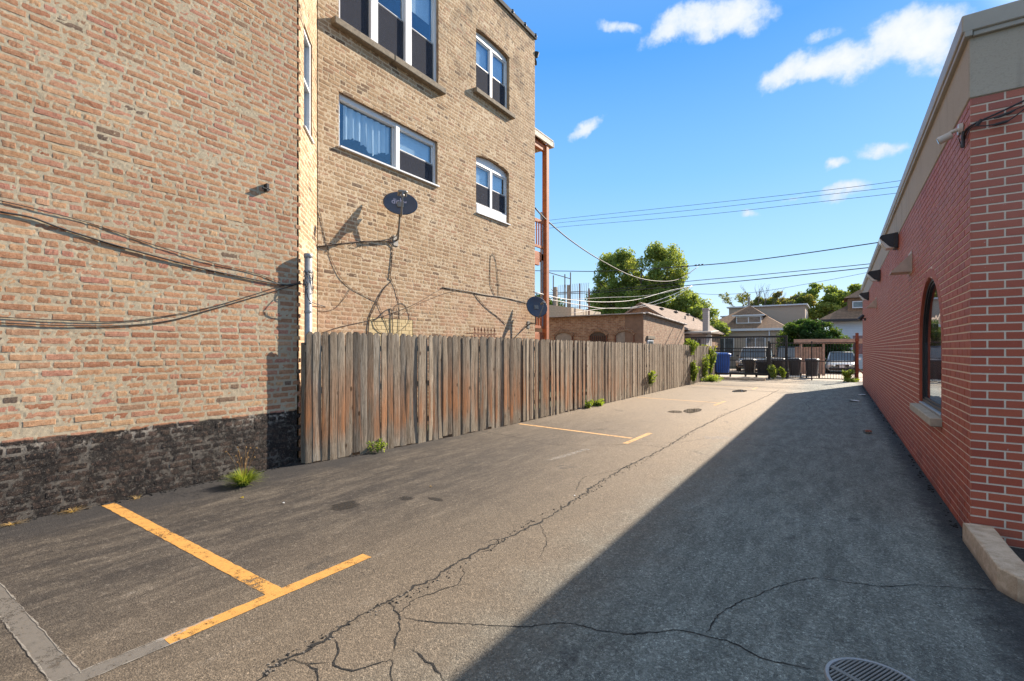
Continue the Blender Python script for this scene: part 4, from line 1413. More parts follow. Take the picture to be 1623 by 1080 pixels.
for (zb, zt, zf, rise, lab, low) in ((7.60, 9.12, 8.96, 0.07, 'upper paired window under a shallow brick arch', 0.0),
                                     (4.74, 6.18, 5.98, 0.10, 'lower paired window under a shallow arch with a white panel below', 0.22)):
    y0, y1 = 8.89, 10.25
    def bx(m):
        fr_y(m, WX - 0.075, y0, y1, zb + low, zf, 0.055, 0.07)
        m.box((WX - 0.10, (y0 + y1) / 2, (zb + low + zf) / 2), (0.05, 0.085, zf - zb - low - 0.11), bev=0.004)
        arch_panel(m, y0, y1, zf + 0.001, zt - 0.01, rise, WX - 0.10, 0.04)
        if low:
            m.box((WX - 0.03, (y0 + y1) / 2 - 0.06, zb + low / 2), (0.06, y1 - y0 - 0.14, low - 0.01), bev=0.004)
            m.box((WX + 0.0, (y0 + y1) / 2, zb + 0.0), (0.09, y1 - y0 + 0.02, 0.03), bev=0.005)
    w3 = win_frame(lab, bx)
    ym = (y0 + y1) / 2
    sash_unit(w3, WX - 0.085, y0 + 0.055, ym - 0.043, zb + low + 0.055, zf - 0.055, 0.52, blind=0.5)
    sash_unit(w3, WX - 0.085, ym + 0.043, y1 - 0.055, zb + low + 0.055, zf - 0.055, 0.52, blind=0.62)
    room(w3, WX - 0.17, y0, y1, zb + low, zf)
    if not low:
        s = MB(); s.box((WX + 0.02, 9.57, 7.545), (0.18, 1.62, 0.11), bev=0.012); s.build('sill', M_stone, w3)

# window in the angled wall
ud = Vector((-ANG, ANG, 0)); nd = Vector((ANG, ANG, 0)); AO_ = Vector(AO)
RM = Matrix((ud, -nd, Vector((0, 0, 1)))).transposed()


def apt(u, wv, z):
    return AO_ + ud * u + nd * wv + Vector((0, 0, z))


m = MB()
for u in (0.33, 0.81):
    m.box(apt(u, -0.06, 5.5), (0.06, 0.08, 1.49), RM, bev=0.004)
for z in (4.79, 5.5, 6.21):
    m.box(apt(0.57, -0.06, z), (0.42, 0.07, 0.05), RM, bev=0.004)
m.box(apt(0.57, -0.02, 4.745), (0.60, 0.10, 0.03), RM, bev=0.004)
w4 = m.build('window', M_white, bld)
w4['label'] = 'narrow window in the angled brick wall'
m = MB(); m.box(apt(0.57, -0.075, 5.5), (0.43, 0.006, 1.40), RM); m.build('pane', M_glass, w4)
m = MB(); m.box(apt(0.57, -0.13, 5.5), (0.50, 0.01, 1.48), RM); m.build('dark_interior', M_room, w4)

# rear porch (wood) beyond the wing
pr = MB()
pr.box((-8.6, 12.35, 4.52), (2.0, 1.50, 0.05), bev=0.01)
pr.box((-7.62, 12.35, 4.40), (0.05, 1.50, 0.22), bev=0.006)
pr.box((-7.62, 12.15, 4.20), (0.09, 1.2, 0.16), bev=0.006)
pr.box((-8.6, 13.07, 4.40), (2.0, 0.05, 0.22), bev=0.006)
porch = pr.build('porch', M_porch, bld)
pr = MB()
pr.box((-8.6, 12.35, 2.05), (2.0, 1.50, 0.05), bev=0.01)
pr.box((-7.62, 12.35, 1.93), (0.05, 1.50, 0.2), bev=0.006)
pr.build('lower_deck', M_porch, porch)
for (px_, py_) in ((-7.58, 13.12), (-9.5, 13.12)):
    q = MB(); q.box((px_, py_, 3.95), (0.16, 0.16, 7.9), bev=0.008); q.build('post', M_porch, porch)
q = MB(); q.box((-7.62, 12.95, 4.0), (0.05, 0.10, 3.6)); q.build('downpipe', M_galv, porch)
for z in (4.62, 2.15):
    q = MB()
    q.box((-7.6, 12.3, z + 0.86), (0.06, 1.46, 0.10), bev=0.005)
    q.box((-7.6, 12.3, z + 0.08), (0.05, 1.46, 0.08), bev=0.005)
    for k in range(11):
        q.box((-7.6, 11.66 + k * 0.135, z + 0.47), (0.035, 0.035, 0.74), bev=0.003)
    q.build('railing', M_porch, porch)
q = MB()
q.box((-8.6, 12.45, 8.12), (2.3, 1.9, 0.05), bev=0.01)
q.box((-7.48, 12.45, 8.01), (0.05, 1.95, 0.17), bev=0.01)
q.box((-8.6, 13.42, 8.01), (2.3, 0.05, 0.17), bev=0.01)
q.build('porch_roof', M_whitewood, porch)
q = MB(); q.box((-7.6, 12.4, 7.78), (0.10, 1.5, 0.16)); q.box((-8.6, 12.4, 7.95), (2.0, 1.6, 0.04)); q.build('porch_beam', M_porch, porch)

# bits on the wall
def wall_thing(name, label, cat, fn, mat, group=None, **k):
    m = MB(); fn(m)
    o = m.build(name, mat, **k)
    return tag(o, label, cat, group)


def f(m):
    m.box((FX + 0.03, 3.375, 3.62), (0.07, 0.035, 0.10), bev=0.004)
    m.box((FX + 0.05, 3.36, 3.60), (0.03, 0.10, 0.015), bev=0.003)
wall_thing('wall_bracket', 'small dark steel bracket fixed high on the front brick wall', 'bracket', f, M_blackmetal)

# conduit pipe
c = thing('vent_pipe', 'grey steel pipe with a cap standing at the wall corner behind the first fence board', 'pipe', (-6.02, 3.93, 0))
m = MB(); m.tube([(-6.02, 3.93, 0), (-6.02, 3.93, 2.84)], 0.05, 16); m.build('pipe', M_galv, c, smooth=True)
m = MB(); m.lathe([(0.051, 0), (0.058, 0.005), (0.058, 0.045), (0.052, 0.06), (0, 0.068)], (-6.02, 3.93, 2.80), 16); m.build('cap', M_galv, c, smooth=True)
for z in (2.05, 2.6):
    m = MB(); m.lathe([(0.05, 0), (0.056, 0.0), (0.056, 0.03), (0.05, 0.03)], (-6.02, 3.93, z), 16); m.build('strap', M_galv, c)


# satellite dishes
def dish(name, label, wall_pt, center, aim, rx, ry, logo):
    """wall_pt: mount on wall; center of reflector; aim: unit vector the bowl faces"""
    t = thing(name, label, 'satellite dish', wall_pt, 'satellite dishes on the brick wing')
    wp = Vector(wall_pt); cc = Vector(center); n = Vector(aim).normalized()
    side = Vector((0, 0, 1)).cross(n).normalized(); up = n.cross(side)
    M = Matrix((side, up, n)).transposed()
    prof = []
    V = []; F = []
    N, K = 36, 8
    dep = 0.055
    for j in range(K + 1):
        r = j / K
        for k in range(N):
            th = 2 * math.pi * k / N
            V.append(cc + M @ Vector((rx * r * math.cos(th), ry * r * math.sin(th), dep * (r * r - 1))))
    for j in range(K + 1):
        r = j / K
        for k in range(N):
            th = 2 * math.pi * k / N
            V.append(cc + M @ Vector((rx * r * math.cos(th), ry * r * math.sin(th), dep * (r * r - 1) - 0.010)))
    o2 = (K + 1) * N
    for j in range(K):
        for k in range(N):
            a, b_ = j * N + k, j * N + (k + 1) % N
            F.append((a, b_, b_ + N, a + N)); F.append((a + o2, a + N + o2, b_ + N + o2, b_ + o2))
    for k in range(N):
        a, b_ = K * N + k, K * N + (k + 1) % N
        F.append((a, b_, b_ + o2, a + o2))
    refl = MB().add(V, F).build('reflector', M_dish, t, smooth=True)
    # mount foot, mast
    m = MB()
    m.box(wp + Vector((0.008, 0, 0)), (0.012, 0.12, 0.20), bev=0.003)
    m.build('wall_plate', M_galvdark, t)
    back = cc - n * 0.09
    m = MB()
    elbow = Vector((back.x - 0.03, back.y, wp.z + (back.z - wp.z) * 0.35)) if logo else Vector((back.x, back.y, wp.z + 0.03))
    m.tube([wp + Vector((0.02, 0, 0)), wp + Vector((0.06, 0.01, 0.03)), elbow, back - Vector((0, 0, 0.1)), back], 0.02, 10)
    m.tube([wp + Vector((0.02, 0, 0.08)), elbow + Vector((0, 0, -0.02))], 0.009, 6)
    m.build('mast', M_galvdark, t, smooth=True)
    m = MB(); m.box(back + n * 0.02, (0.13, 0.12, 0.08), M, bev=0.01); m.build('back_bracket', M_galvdark, t)
    # feed arm from the bottom edge to in front of the reflector
    bot = cc - up * (ry * 1.02) - n * 0.02
    head = cc + n * 0.34 - up * (ry * 0.05) + side * 0.0
    m = MB()
    pts = [bot - n * 0.03, bot + n * 0.05 - up * 0.02, head - up * 0.10, head]
    m.tube(pts, [0.016, 0.018, 0.015, 0.012], 8)
    m.build('feed_arm', M_dishlite, t, smooth=True)
    M2 = Matrix((side, n, -up)).transposed()
    m = MB()
    if logo:
        m.box(head, (0.17, 0.08, 0.055), M2, bev=0.018)
        for sx in (-0.055, 0.055):
            m.tube([head + side * sx - n * 0.02, head + side * sx - n * 0.09], [0.026, 0.030], 12)
        m.box(head - up * 0.05, (0.05, 0.06, 0.10), M2, bev=0.012)
    else:
        m.box(head, (0.06, 0.10, 0.05), M2, bev=0.015)
        m.tube([head - n * 0.02, head - n * 0.10], [0.024, 0.030], 12)
    m.build('receiver_head', M_dishlite, t)
    if logo:
        for txt, mt, off, sz in (('dish', M_logo, -0.155, 0.145), ("w", M_logo, 0.075, 0.07)):
            cu = bpy.data.curves.new('lettering', 'FONT')
            cu.body = txt; cu.size = sz; cu.extrude = 0.001; cu.offset = 0.001
            tmp = bpy.data.objects.new('lettering_tmp', cu)
            COL.objects.link(tmp)
            bpy.context.view_layer.update()
            me = bpy.data.meshes.new_from_object(tmp)
            bpy.data.objects.remove(tmp)
            me.name = 'lettering'
            me.materials.clear(); me.materials.append(mt)
            ang = R(8)
            for v in me.vertices:
                x, y_ = v.co.x, v.co.y
                xx = off + x; yy = y_ + 0.028 - (0.0 if txt == 'dish' else 0.0)
                X_, Y_ = xx * math.cos(ang) - yy * math.sin(ang), xx * math.sin(ang) + yy * math.cos(ang)
                r2 = (X_ / rx) ** 2 + (Y_ / ry) ** 2
                p_ = cc + M @ Vector((X_, Y_, dep * (r2 - 1) + 0.004 + v.co.z))
                v.co = p_ - wp
            o = bpy.data.objects.new('lettering', me)
            o.parent = refl
            COL.objects.link(o)
    return t


dish('satellite_dish', 'larger oval grey dish with dish lettering beside the wide curtained window', (-7.0, 6.40, 3.62), (-6.66, 6.215, 4.235),
     (0.753, -0.565, 0.339), 0.315, 0.245, True)
dish('satellite_dish', 'smaller plain grey dish at the far corner of the wing near the porch', (-7.0, 11.17, 2.22), (-6.66, 11.07, 2.69),
     (0.82, -0.508, 0.262), 0.31, 0.295, False)

# iron window guard with spear points
t = thing('window_guard', 'rusty iron basket guard with spear points just above the fence', 'window guard', (-6.9, 8.95, 1.5))
m = MB()
for z in (1.55, 1.83, 1.90):
    m.tube([(-6.99, 8.48, z), (-6.78, 8.48, z), (-6.78, 9.36, z), (-6.99, 9.36, z)], 0.009, 6)
m.build('frame', M_rust, t)
m = MB()
for k in range(7):
    yy = 8.55 + k * 0.125
    m.tube([(-6.78, yy, 1.5), (-6.78, yy, 1.98)], 0.007, 6)
    m.tube([(-6.78, yy, 1.96), (-6.78, yy, 2.0), (-6.78, yy, 2.07)], [0.008, 0.019, 0.001], 6)
    for sg in (-1, 1):
        m.tube([(-6.78, yy, 1.85), (-6.78, yy + sg * 0.03, 1.87), (-6.78, yy + sg * 0.045, 1.90), (-6.78, yy + sg * 0.03, 1.95)], 0.005, 5)
m.build('spear_bar', M_rust, t)

# cables on the walls
CABG = 'loose cables on the brick walls'
WALLC = [('thin cable running down from the angled wall past the big dish shadow', 0.005, 0, 'w', [(4.657, 4.023), (4.783, 3.748), (4.864, 3.404), (4.984, 3.06), (5.168, 2.769), (5.373, 2.608), (5.627, 2.523), (5.953, 2.427)]),
    ('thick cable hanging from the oval dish mount down to the fence top', 0.011, 1, 'w', [(6.316, 3.686), (6.254, 3.555), (6.316, 3.447), (6.285, 3.085), (6.254, 2.902), (6.3, 2.849), (6.086, 2.648), (5.866, 2.282), (5.781, 2.106), (5.738, 1.765)]),
    ('thin cable dropping straight from the split below the oval dish', 0.005, 0, 'w', [(6.3, 2.849), (6.41, 2.681), (6.49, 2.326), (6.474, 1.78)]),
    ('long cable climbing across the pale glazed patch towards the right', 0.006, 1, 'w', [(4.806, 1.818), (5.168, 1.935), (5.767, 2.071), (6.285, 2.228), (6.943, 2.471), (7.686, 2.838), (7.989, 2.883)]),
    ('second cable climbing beside it just below on the brick', 0.004, 1, 'w', [(5.866, 2.065), (6.363, 2.137), (6.943, 2.433), (7.686, 2.717), (8.136, 2.843)]),
    ('bundled cable running level to the smaller dish', 0.011, 0, 'w', [(7.686, 2.865), (8.529, 2.868), (9.241, 2.848), (10.034, 2.858), (11.309, 2.798)]),
    ('cable branching down towards the smaller dish shadow', 0.008, 0, 'w', [(8.805, 2.852), (9.044, 2.681), (9.368, 2.495), (9.76, 2.349), (10.09, 2.191)]),
    ('tall narrow loop of cable above the level bundle', 0.006, 0, 'w', [(9.627, 2.853), (9.444, 3.143), (9.419, 3.522), (9.444, 3.786), (9.522, 3.876), (9.627, 3.784), (9.707, 3.485), (9.787, 2.852)]),
    ('short bent cable hooked over the middle of the glazed patch', 0.01, 0, 'w', [(6.316, 1.777), (6.3, 2.253), (6.238, 2.308), (6.101, 2.24), (5.953, 2.115), (5.866, 2.076)]),
    ('slack cable crossing the left part of the glazed patch', 0.006, 1, 'w', [(5.866, 2.076), (5.924, 1.964), (6.042, 1.864), (6.254, 1.823)]),
    ('thin cable slanting down to the foot of the glazed patch', 0.005, 0, 'w', [(5.953, 2.427), (6.056, 2.237), (6.162, 2.044), (6.285, 1.812)]),
    ('round loop of cable over the right part of the glazed patch', 0.005, 0, 'w', [(6.316, 2.194), (6.41, 2.392), (6.604, 2.432), (6.737, 2.281), (6.771, 2.122), (6.604, 1.966), (6.41, 1.863)]),
    ('sagging cable between the grey pipe and the long thin cable', 0.005, 1, 'w', [(5.373, 2.608), (5.269, 2.457), (5.168, 2.341), (5.044, 2.226), (4.864, 2.182), (4.725, 2.183)]),
    ('thick brown cable from the angled wall to the oval dish mount', 0.012, 1, 'w', [(4.725, 3.214), (4.924, 3.27), (5.425, 3.414), (5.982, 3.54), (6.285, 3.573)]),
    ('short coiled cable hanging below the thick brown cable', 0.004, 0, 'w', [(5.334, 3.322), (5.373, 3.361), (5.492, 3.416), (5.627, 3.452), (5.6, 3.391), (5.452, 3.32), (5.347, 3.313)]),
    ('thin upper cable sloping down across the front wall', 0.005, 0, 'f', [(1.002, 2.853), (1.244, 2.834), (1.652, 2.783), (2.128, 2.676), (2.69, 2.571), (3.202, 2.514), (3.566, 2.438)]),
    ('thick upper cable sloping down across the front wall to the pipe', 0.011, 0, 'f', [(1.002, 2.754), (1.202, 2.749), (1.418, 2.691), (1.803, 2.61), (2.245, 2.539), (2.759, 2.47), (3.566, 2.405), (3.873, 2.447)]),
    ('lower sagging cable on the front wall, upper strand', 0.005, 0, 'f', [(1.002, 1.832), (1.418, 1.825), (1.803, 1.831), (2.186, 1.897), (2.69, 2.035), (3.202, 2.23), (3.531, 2.368), (3.835, 2.46)]),
    ('lower sagging cable on the front wall, bottom strand', 0.007, 0, 'f', [(1.002, 1.782), (1.418, 1.777), (1.907, 1.797), (2.305, 1.869), (2.69, 2.006), (3.202, 2.198), (3.835, 2.443)])]
for lab, r_, mat_, pl, pts in WALLC:
    xx = {'w': WX + 0.02, 'f': FX + 0.022}[pl]
    P = smooth_path([(xx - 0.02 + r_ * 0.7 + 0.005 + 0.003 * math.sin(i * 2.1), a, b_) for i, (a, b_) in enumerate(pts)], 5)
    m = MB(); m.tube(P, r_ * 0.82, 6)
    tag(m.build('cable', M_cablebrown if mat_ else M_cable, smooth=True), lab, 'cable', CABG)
# knot of wires round the pipe
m = MB()
rr = random.Random(8)
for k in range(9):
    th = rr.uniform(0, 6); pts = []
    for i in range(6):
        a = th + i * rr.uniform(0.3, 1.0)
        pts.append((-6.02 + 0.065 * math.cos(a), 3.93 + 0.065 * math.sin(a), 2.62 - i * rr.uniform(0.03, 0.075)))
    m.tube(smooth_path(pts, 4), 0.004, 5)
m.tube(smooth_path([(-5.96, 3.89, 2.45), (-5.93, 3.85, 2.33), (-5.96, 3.93, 2.2), (-6.02, 4.2, 2.15), (-6.3, 4.12, 2.17)], 5), 0.006, 5)
m.tube(smooth_path([(-6.07, 3.8, 2.44), (-6.0, 3.88, 2.43)], 3), 0.006, 5)
tag(m.build('cable_bundle', M_cable, loc=(-6.02, 3.93, 2.1)), 'tangle of thin black wires wrapped round the grey pipe', 'cables')

# ------------------------------------------------------------------ wooden fence
fence = thing('wooden_fence', 'long weathered dog-ear board fence with rust stains along the parking stalls', 'fence', (-5.6, 15, 0))
PL = [Vector((-5.94, 3.84, 0)), Vector((-5.76, 5.5, 0)), Vector((-5.58, 8.0, 0)), Vector((-5.5, 15.0, 0)), Vector((-5.43, 22.0, 0)), Vector((-5.50, 27.6, 0))]


def along(s):
    for a, b_ in zip(PL[:-1], PL[1:]):
        d = (b_ - a).length
        if s <= d:
            return a.lerp(b_, s / d), (b_ - a).normalized()
        s -= d
    return PL[-1], (PL[-1] - PL[-2]).normalized()


tot = sum((b_ - a).length for a, b_ in zip(PL[:-1], PL[1:]))
rr = random.Random(31)
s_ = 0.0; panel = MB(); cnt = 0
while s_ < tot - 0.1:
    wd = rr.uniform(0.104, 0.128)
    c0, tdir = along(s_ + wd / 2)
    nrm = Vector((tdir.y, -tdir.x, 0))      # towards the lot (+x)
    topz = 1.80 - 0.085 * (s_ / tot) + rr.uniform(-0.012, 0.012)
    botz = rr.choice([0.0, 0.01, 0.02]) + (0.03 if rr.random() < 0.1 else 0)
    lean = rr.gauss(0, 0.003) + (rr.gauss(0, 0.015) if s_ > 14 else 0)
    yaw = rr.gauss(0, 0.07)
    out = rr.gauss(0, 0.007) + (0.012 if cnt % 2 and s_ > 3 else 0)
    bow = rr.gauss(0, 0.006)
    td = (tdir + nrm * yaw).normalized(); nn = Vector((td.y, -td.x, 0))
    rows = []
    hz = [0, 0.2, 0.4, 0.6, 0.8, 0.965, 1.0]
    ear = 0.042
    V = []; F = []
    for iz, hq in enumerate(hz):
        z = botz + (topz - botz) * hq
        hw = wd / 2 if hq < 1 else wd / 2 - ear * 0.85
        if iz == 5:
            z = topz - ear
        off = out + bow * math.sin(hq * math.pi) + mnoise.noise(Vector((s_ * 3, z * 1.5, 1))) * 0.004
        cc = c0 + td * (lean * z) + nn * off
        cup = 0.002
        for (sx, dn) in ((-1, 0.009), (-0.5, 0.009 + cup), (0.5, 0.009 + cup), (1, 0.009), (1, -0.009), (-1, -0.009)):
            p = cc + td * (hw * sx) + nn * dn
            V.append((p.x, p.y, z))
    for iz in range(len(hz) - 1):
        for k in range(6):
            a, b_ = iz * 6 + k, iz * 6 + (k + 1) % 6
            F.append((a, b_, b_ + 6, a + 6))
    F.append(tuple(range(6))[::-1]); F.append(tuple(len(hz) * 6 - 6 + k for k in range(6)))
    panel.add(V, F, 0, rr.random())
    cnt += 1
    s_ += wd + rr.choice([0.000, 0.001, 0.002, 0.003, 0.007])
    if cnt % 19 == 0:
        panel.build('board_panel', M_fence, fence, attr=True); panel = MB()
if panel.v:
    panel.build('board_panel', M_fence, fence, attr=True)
s_ = 0.05
while s_ < tot:
    c0, td = along(s_); nn = Vector((td.y, -td.x, 0))
    p = c0 - nn * 0.10
    m = MB(); m.box((p.x, p.y, 0.82), (0.09, 0.09, 1.64), bev=0.005, rnd=0.2); m.build('post', M_fence, fence, attr=True)
    s_ += 2.42
for z in (0.38, 0.98, 1.56):
    m = MB()
    for a, b_ in zip(PL[:-1], PL[1:]):
        d = (b_ - a).normalized(); nn = Vector((d.y, -d.x, 0)); c0 = (a + b_) / 2 - nn * 0.035
        m.box((c0.x, c0.y, z), ((b_ - a).length - 0.02, 0.038, 0.088), Matrix.Rotation(math.atan2(d.y, d.x), 3, 'Z'), bev=0.003, rnd=0.3)
    m.build('rail', M_fence, fence, attr=True)

# ------------------------------------------------------------------ right brick building
RXW, RY0, RY1 = 0.89, 5.33, 26.0
rb = thing('brick_shop_building', 'low red face-brick building with stucco band and arched side window', 'building', (4.5, 15, 0))
HZ = 3.585
ops = [dict(u0=6.66 - RY0, u1=8.30 - RY0, z0=0.84, z1=2.40, rise=0.76)]
P2 = 0.0677
brick_wall('side_wall', (RXW, RY0, 0), (0, 1, 0), (-1, 0, 0), RY1 - RY0, 0.0, HZ, P2, 0.193, 0.010, ops, False, M_red, rb, reveal=0.11, phase=0.0975 - 0.0)
brick_wall('front_wall', (RXW, RY0, 0), (1, 0, 0), (0, -1, 0), 7.0, 0.0, HZ, P2, 0.193, 0.010, [], False, M_red, rb, phase=0.0)
m = MB(); m.box((4.5, (RY0 + RY1) / 2, 1.9), (7.0, RY1 - RY0 - 0.24, 3.8)); m.build('wall_core', M_red, rb)
m = MB(); m.box((RXW + 0.02, 16.0, 1.8), (0.03, 0.02, 3.55)); m.build('expansion_joint', M_stucco, rb)
m = MB()
m.box((RXW + 3.5, (RY0 + RY1) / 2, (HZ + 4.10) / 2 + 0.0), (7.02, RY1 - RY0 + 0.02, 4.10 - HZ), bev=0.006)
m.build('stucco_band', M_stucco, rb)
m = MB()
ys = np.arange(RY0 - 0.06, RY1 + 0.1, 3.05)
for a in ys:
    b_ = min(a + 3.045, RY1 + 0.06)
    m.box((RXW + 0.14, (a + b_) / 2, 4.175), (0.40, b_ - a, 0.14), bev=0.008)
    m.box((RXW - 0.02, (a + b_) / 2, 4.09), (0.05, b_ - a, 0.05), bev=0.005)
m.build('coping', M_coping, rb)
m = MB()
m.box((RXW + 3.85, RY0 + 0.137, 4.177), (7.0, 0.40, 0.14), bev=0.008)
m.box((RXW + 3.56, RY0 - 0.017, 4.092), (7.1, 0.05, 0.05), bev=0.005)
m.build('coping', M_coping, rb)
m = MB(); m.box((4.6, 15.6, 4.12), (6.8, 20.4, 0.04)); m.build('roof', M_roofflat, rb)
# arched window
yc = 7.48; hw = 0.82; rise = 0.76
Rr = (hw * hw + rise * rise) / (2 * rise); zc = 2.40 - Rr


def arch_pts(inset, n=20):
    r = Rr - inset; h = hw - inset
    pts = [(yc - h, 0.86 + inset)]
    a = math.asin(min(1, h / r))
    for k in range(n + 1):
        th = -a + 2 * a * k / n
        pts.append((yc + r * math.sin(th), zc + r * math.cos(th)))
    pts.append((yc + h, 0.86 + inset))
    return pts


m = MB()
for (i0, i1, x0, x1) in ((0.0, 0.05, RXW + 0.030, RXW + 0.13), (0.05, 0.075, RXW + 0.045, RXW + 0.13)):
    A, B = arch_pts(i0), arch_pts(i1)
    n = len(A)
    V = [(x0, *p) for p in A] + [(x0, *p) for p in B] + [(x1, *p) for p in A] + [(x1, *p) for p in B]
    F = []
    for i in range(n):
        j = (i + 1) % n
        F += [(i, j, n + j, n + i), (2 * n + i, 3 * n + i, 3 * n + j, 2 * n + j), (n + i, n + j, 3 * n + j, 3 * n + i), (i, 2 * n + i, 2 * n + j, j)]
    m.add(V, F)
aw = m.build('window', M_blackmetal, rb)
B = arch_pts(0.08); n = len(B)
m = MB(); m.prism([(p[0], p[1]) for p in B], 0.006, Matrix(((0, 0, 1), (1, 0, 0), (0, 1, 0))), (RXW + 0.055, 0, 0)); m.build('pane', M_glass, aw)
m = MB(); m.box((RXW + 0.50, yc, 1.65), (0.02, 1.75, 1.70)); m.build('dark_interior', M_room, aw)
m = MB()
m.box((RXW - 0.01, yc, 0.79), (0.17, 1.74, 0.09), bev=0.008)
m.build('sill', M_limestone, aw)
m = MB(); m.box((RXW + 0.02, yc, 0.855), (0.05, 1.62, 0.03), bev=0.004); m.build('inner_sill', M_galv, aw)

# wall packs
LG = 'wall lamps on the red brick wall'
for (yy, zz, lab) in ((11.05, 3.49, 'nearest black wedge wall lamp under the stucco band'), (15.4, 3.42, 'middle black wedge wall lamp under the stucco band'),
                      (20.9, 3.40, 'farthest black wedge wall lamp under the stucco band')):
    t = thing('wall_lamp', lab, 'wall lamp', (RXW, yy, zz), LG)
    m = MB()
    m.box((RXW - 0.03, yy, zz), (0.06, 0.30, 0.27), bev=0.008)
    M = Matrix(((1, 0, 0), (0, 0, -1), (0, 1, 0)))
    m.prism([(-0.06, 0.13), (-0.06, -0.12), (-0.12, -0.10), (-0.27, 0.07), (-0.24, 0.11)], 0.28, M, (RXW, yy + 0.14, zz))
    m.build('housing', M_darkmetal, t)
    m = MB()
    m.prism([(-0.065, -0.125), (-0.125, -0.105), (-0.272, 0.062), (-0.25, -0.02), (-0.17, -0.13)], 0.26, M, (RXW, yy + 0.13, zz))
    m.build('lens', M_frost, t)
t = thing('floodlight', 'small dark floodlight low on the far end of the red wall', 'floodlight', (RXW, 22.9, 2.75))
m = MB(); m.box((RXW - 0.03, 22.9, 2.70), (0.06, 0.10, 0.10), bev=0.006); m.build('base', M_darkmetal, t)
m = MB(); m.tube([(RXW - 0.05, 22.9, 2.72), (RXW - 0.12, 22.9, 2.77)], 0.02, 8); m.build('arm', M_darkmetal, t)
m = MB(); m.tube([(RXW - 0.08, 22.9, 2.86), (RXW - 0.22, 22.85, 2.68)], [0.05, 0.085], 12); m.build('lamp_head', M_darkmetal, t)
for (yy, zz, sc, lab) in ((9.2, 2.80, 1.0, 'nearer tan wedge vent hood above the arched window'), (16.9, 2.83, 0.95, 'farther tan wedge vent hood on the red wall')):
    t = thing('vent_hood', lab, 'vent', (RXW, yy, zz), 'vent hoods on the red brick wall')
    m = MB()
    M = Matrix(((1, 0, 0), (0, 0, -1), (0, 1, 0)))
    m.prism([(0, 0.15 * sc), (0, -0.12 * sc), (-0.24 * sc, -0.12 * sc), (-0.235 * sc, -0.10 * sc)], 0.34 * sc, M, (RXW - 0.002, yy + 0.17 * sc, zz))
    m.build('hood', M_hood, t)
    m = MB(); m.box((RXW - 0.006, yy, zz + 0.02), (0.012, 0.38 * sc, 0.32 * sc), bev=0.003); m.build('flange', M_hood, t)
# security camera
t = thing('security_camera', 'cream bullet security camera on the corner of the red brick building', 'security camera', (RXW, 5.62, 3.45))
m = MB(); m.tube([(RXW - 0.003, 5.62, 3.45), (RXW - 0.03, 5.62, 3.45)], [0.05, 0.045], 16); m.build('mount', M_cream, t, smooth=False)
m = MB(); m.tube(smooth_path([(RXW - 0.02, 5.62, 3.45), (RXW - 0.07, 5.63, 3.44), (RXW - 0.09, 5.66, 3.40)], 4), 0.016, 10); m.build('arm', M_cream, t, smooth=True)
cd = Vector((-0.80, 0.10, -0.30)).normalized(); c0 = Vector((RXW - 0.07, 5.64, 3.42))
m = MB(); m.tube([c0 - cd * 0.005, c0, c0 + cd * 0.085, c0 + cd * 0.092], [0.022, 0.032, 0.034, 0.030], 18); m.build('body', M_cream, t, smooth=False)
m = MB(); m.tube([c0 + cd * 0.0925, c0 + cd * 0.095], [0.026, 0.024], 16); m.build('lens', M_lens, t)
m = MB(); m.tube(smooth_path([(RXW - 0.02, 5.60, 3.41), (RXW - 0.03, 5.58, 3.36), (RXW - 0.01, 5.60, 3.30), (RXW - 0.015, 5.55, 3.27)], 4), 0.004, 6); m.build('lead', M_cable, t, smooth=True)
# cable bundle at the corner
CY = RY0 - 0.02
pts_sets = [
    [(RXW - 0.012, 5.62, 3.30), (RXW - 0.02, 5.45, 3.31), (RXW - 0.01, CY, 3.35), (1.1, CY - 0.02, 3.43), (1.35, CY - 0.02, 3.53), (1.7, CY - 0.02, 3.66), (2.4, CY - 0.03, 3.9)],
    [(RXW - 0.012, 5.60, 3.28), (RXW - 0.02, 5.42, 3.33), (RXW + 0.02, CY, 3.37), (1.02, CY - 0.02, 3.38), (1.2, CY - 0.02, 3.43), (1.4, CY - 0.02, 3.52), (2.0, CY - 0.03, 3.7)],
    [(RXW - 0.012, 5.55, 3.29), (RXW, CY, 3.34), (0.99, CY - 0.02, 3.325), (1.1, CY - 0.02, 3.335), (1.19, CY - 0.02, 3.40), (1.3, CY - 0.02, 3.49)],
]
t = thing('corner_cables', 'black cables with splice sleeves tied at the corner of the red brick building', 'cables', (RXW, CY, 3.3))
for i, pts in enumerate(pts_sets):
    m = MB(); m.tube(smooth_path(pts, 6), 0.007 if i == 0 else 0.0045, 8); m.build('cable', M_cable, t, smooth=True)
m = MB()
m.tube([(1.02, CY - 0.02, 3.372), (1.05, CY - 0.02, 3.38), (1.11, CY - 0.02, 3.395), (1.14, CY - 0.02, 3.405)], [0.004, 0.011, 0.011, 0.004], 8)
m.tube([(1.01, CY - 0.02, 3.322), (1.03, CY - 0.02, 3.322), (1.09, CY - 0.02, 3.33), (1.11, CY - 0.02, 3.335)], [0.004, 0.011, 0.011, 0.004], 8)
m.tube([(RXW - 0.03, 5.40, 3.22), (RXW - 0.03, 5.42, 3.31), (RXW - 0.03, 5.42, 3.36)], [0.010, 0.013, 0.008], 6)
m.tube([(RXW + 0.03, CY - 0.02, 3.34), (RXW + 0.06, CY - 0.03, 3.38)], 0.013, 6)
m.build('splice_sleeve', M_cable, t)

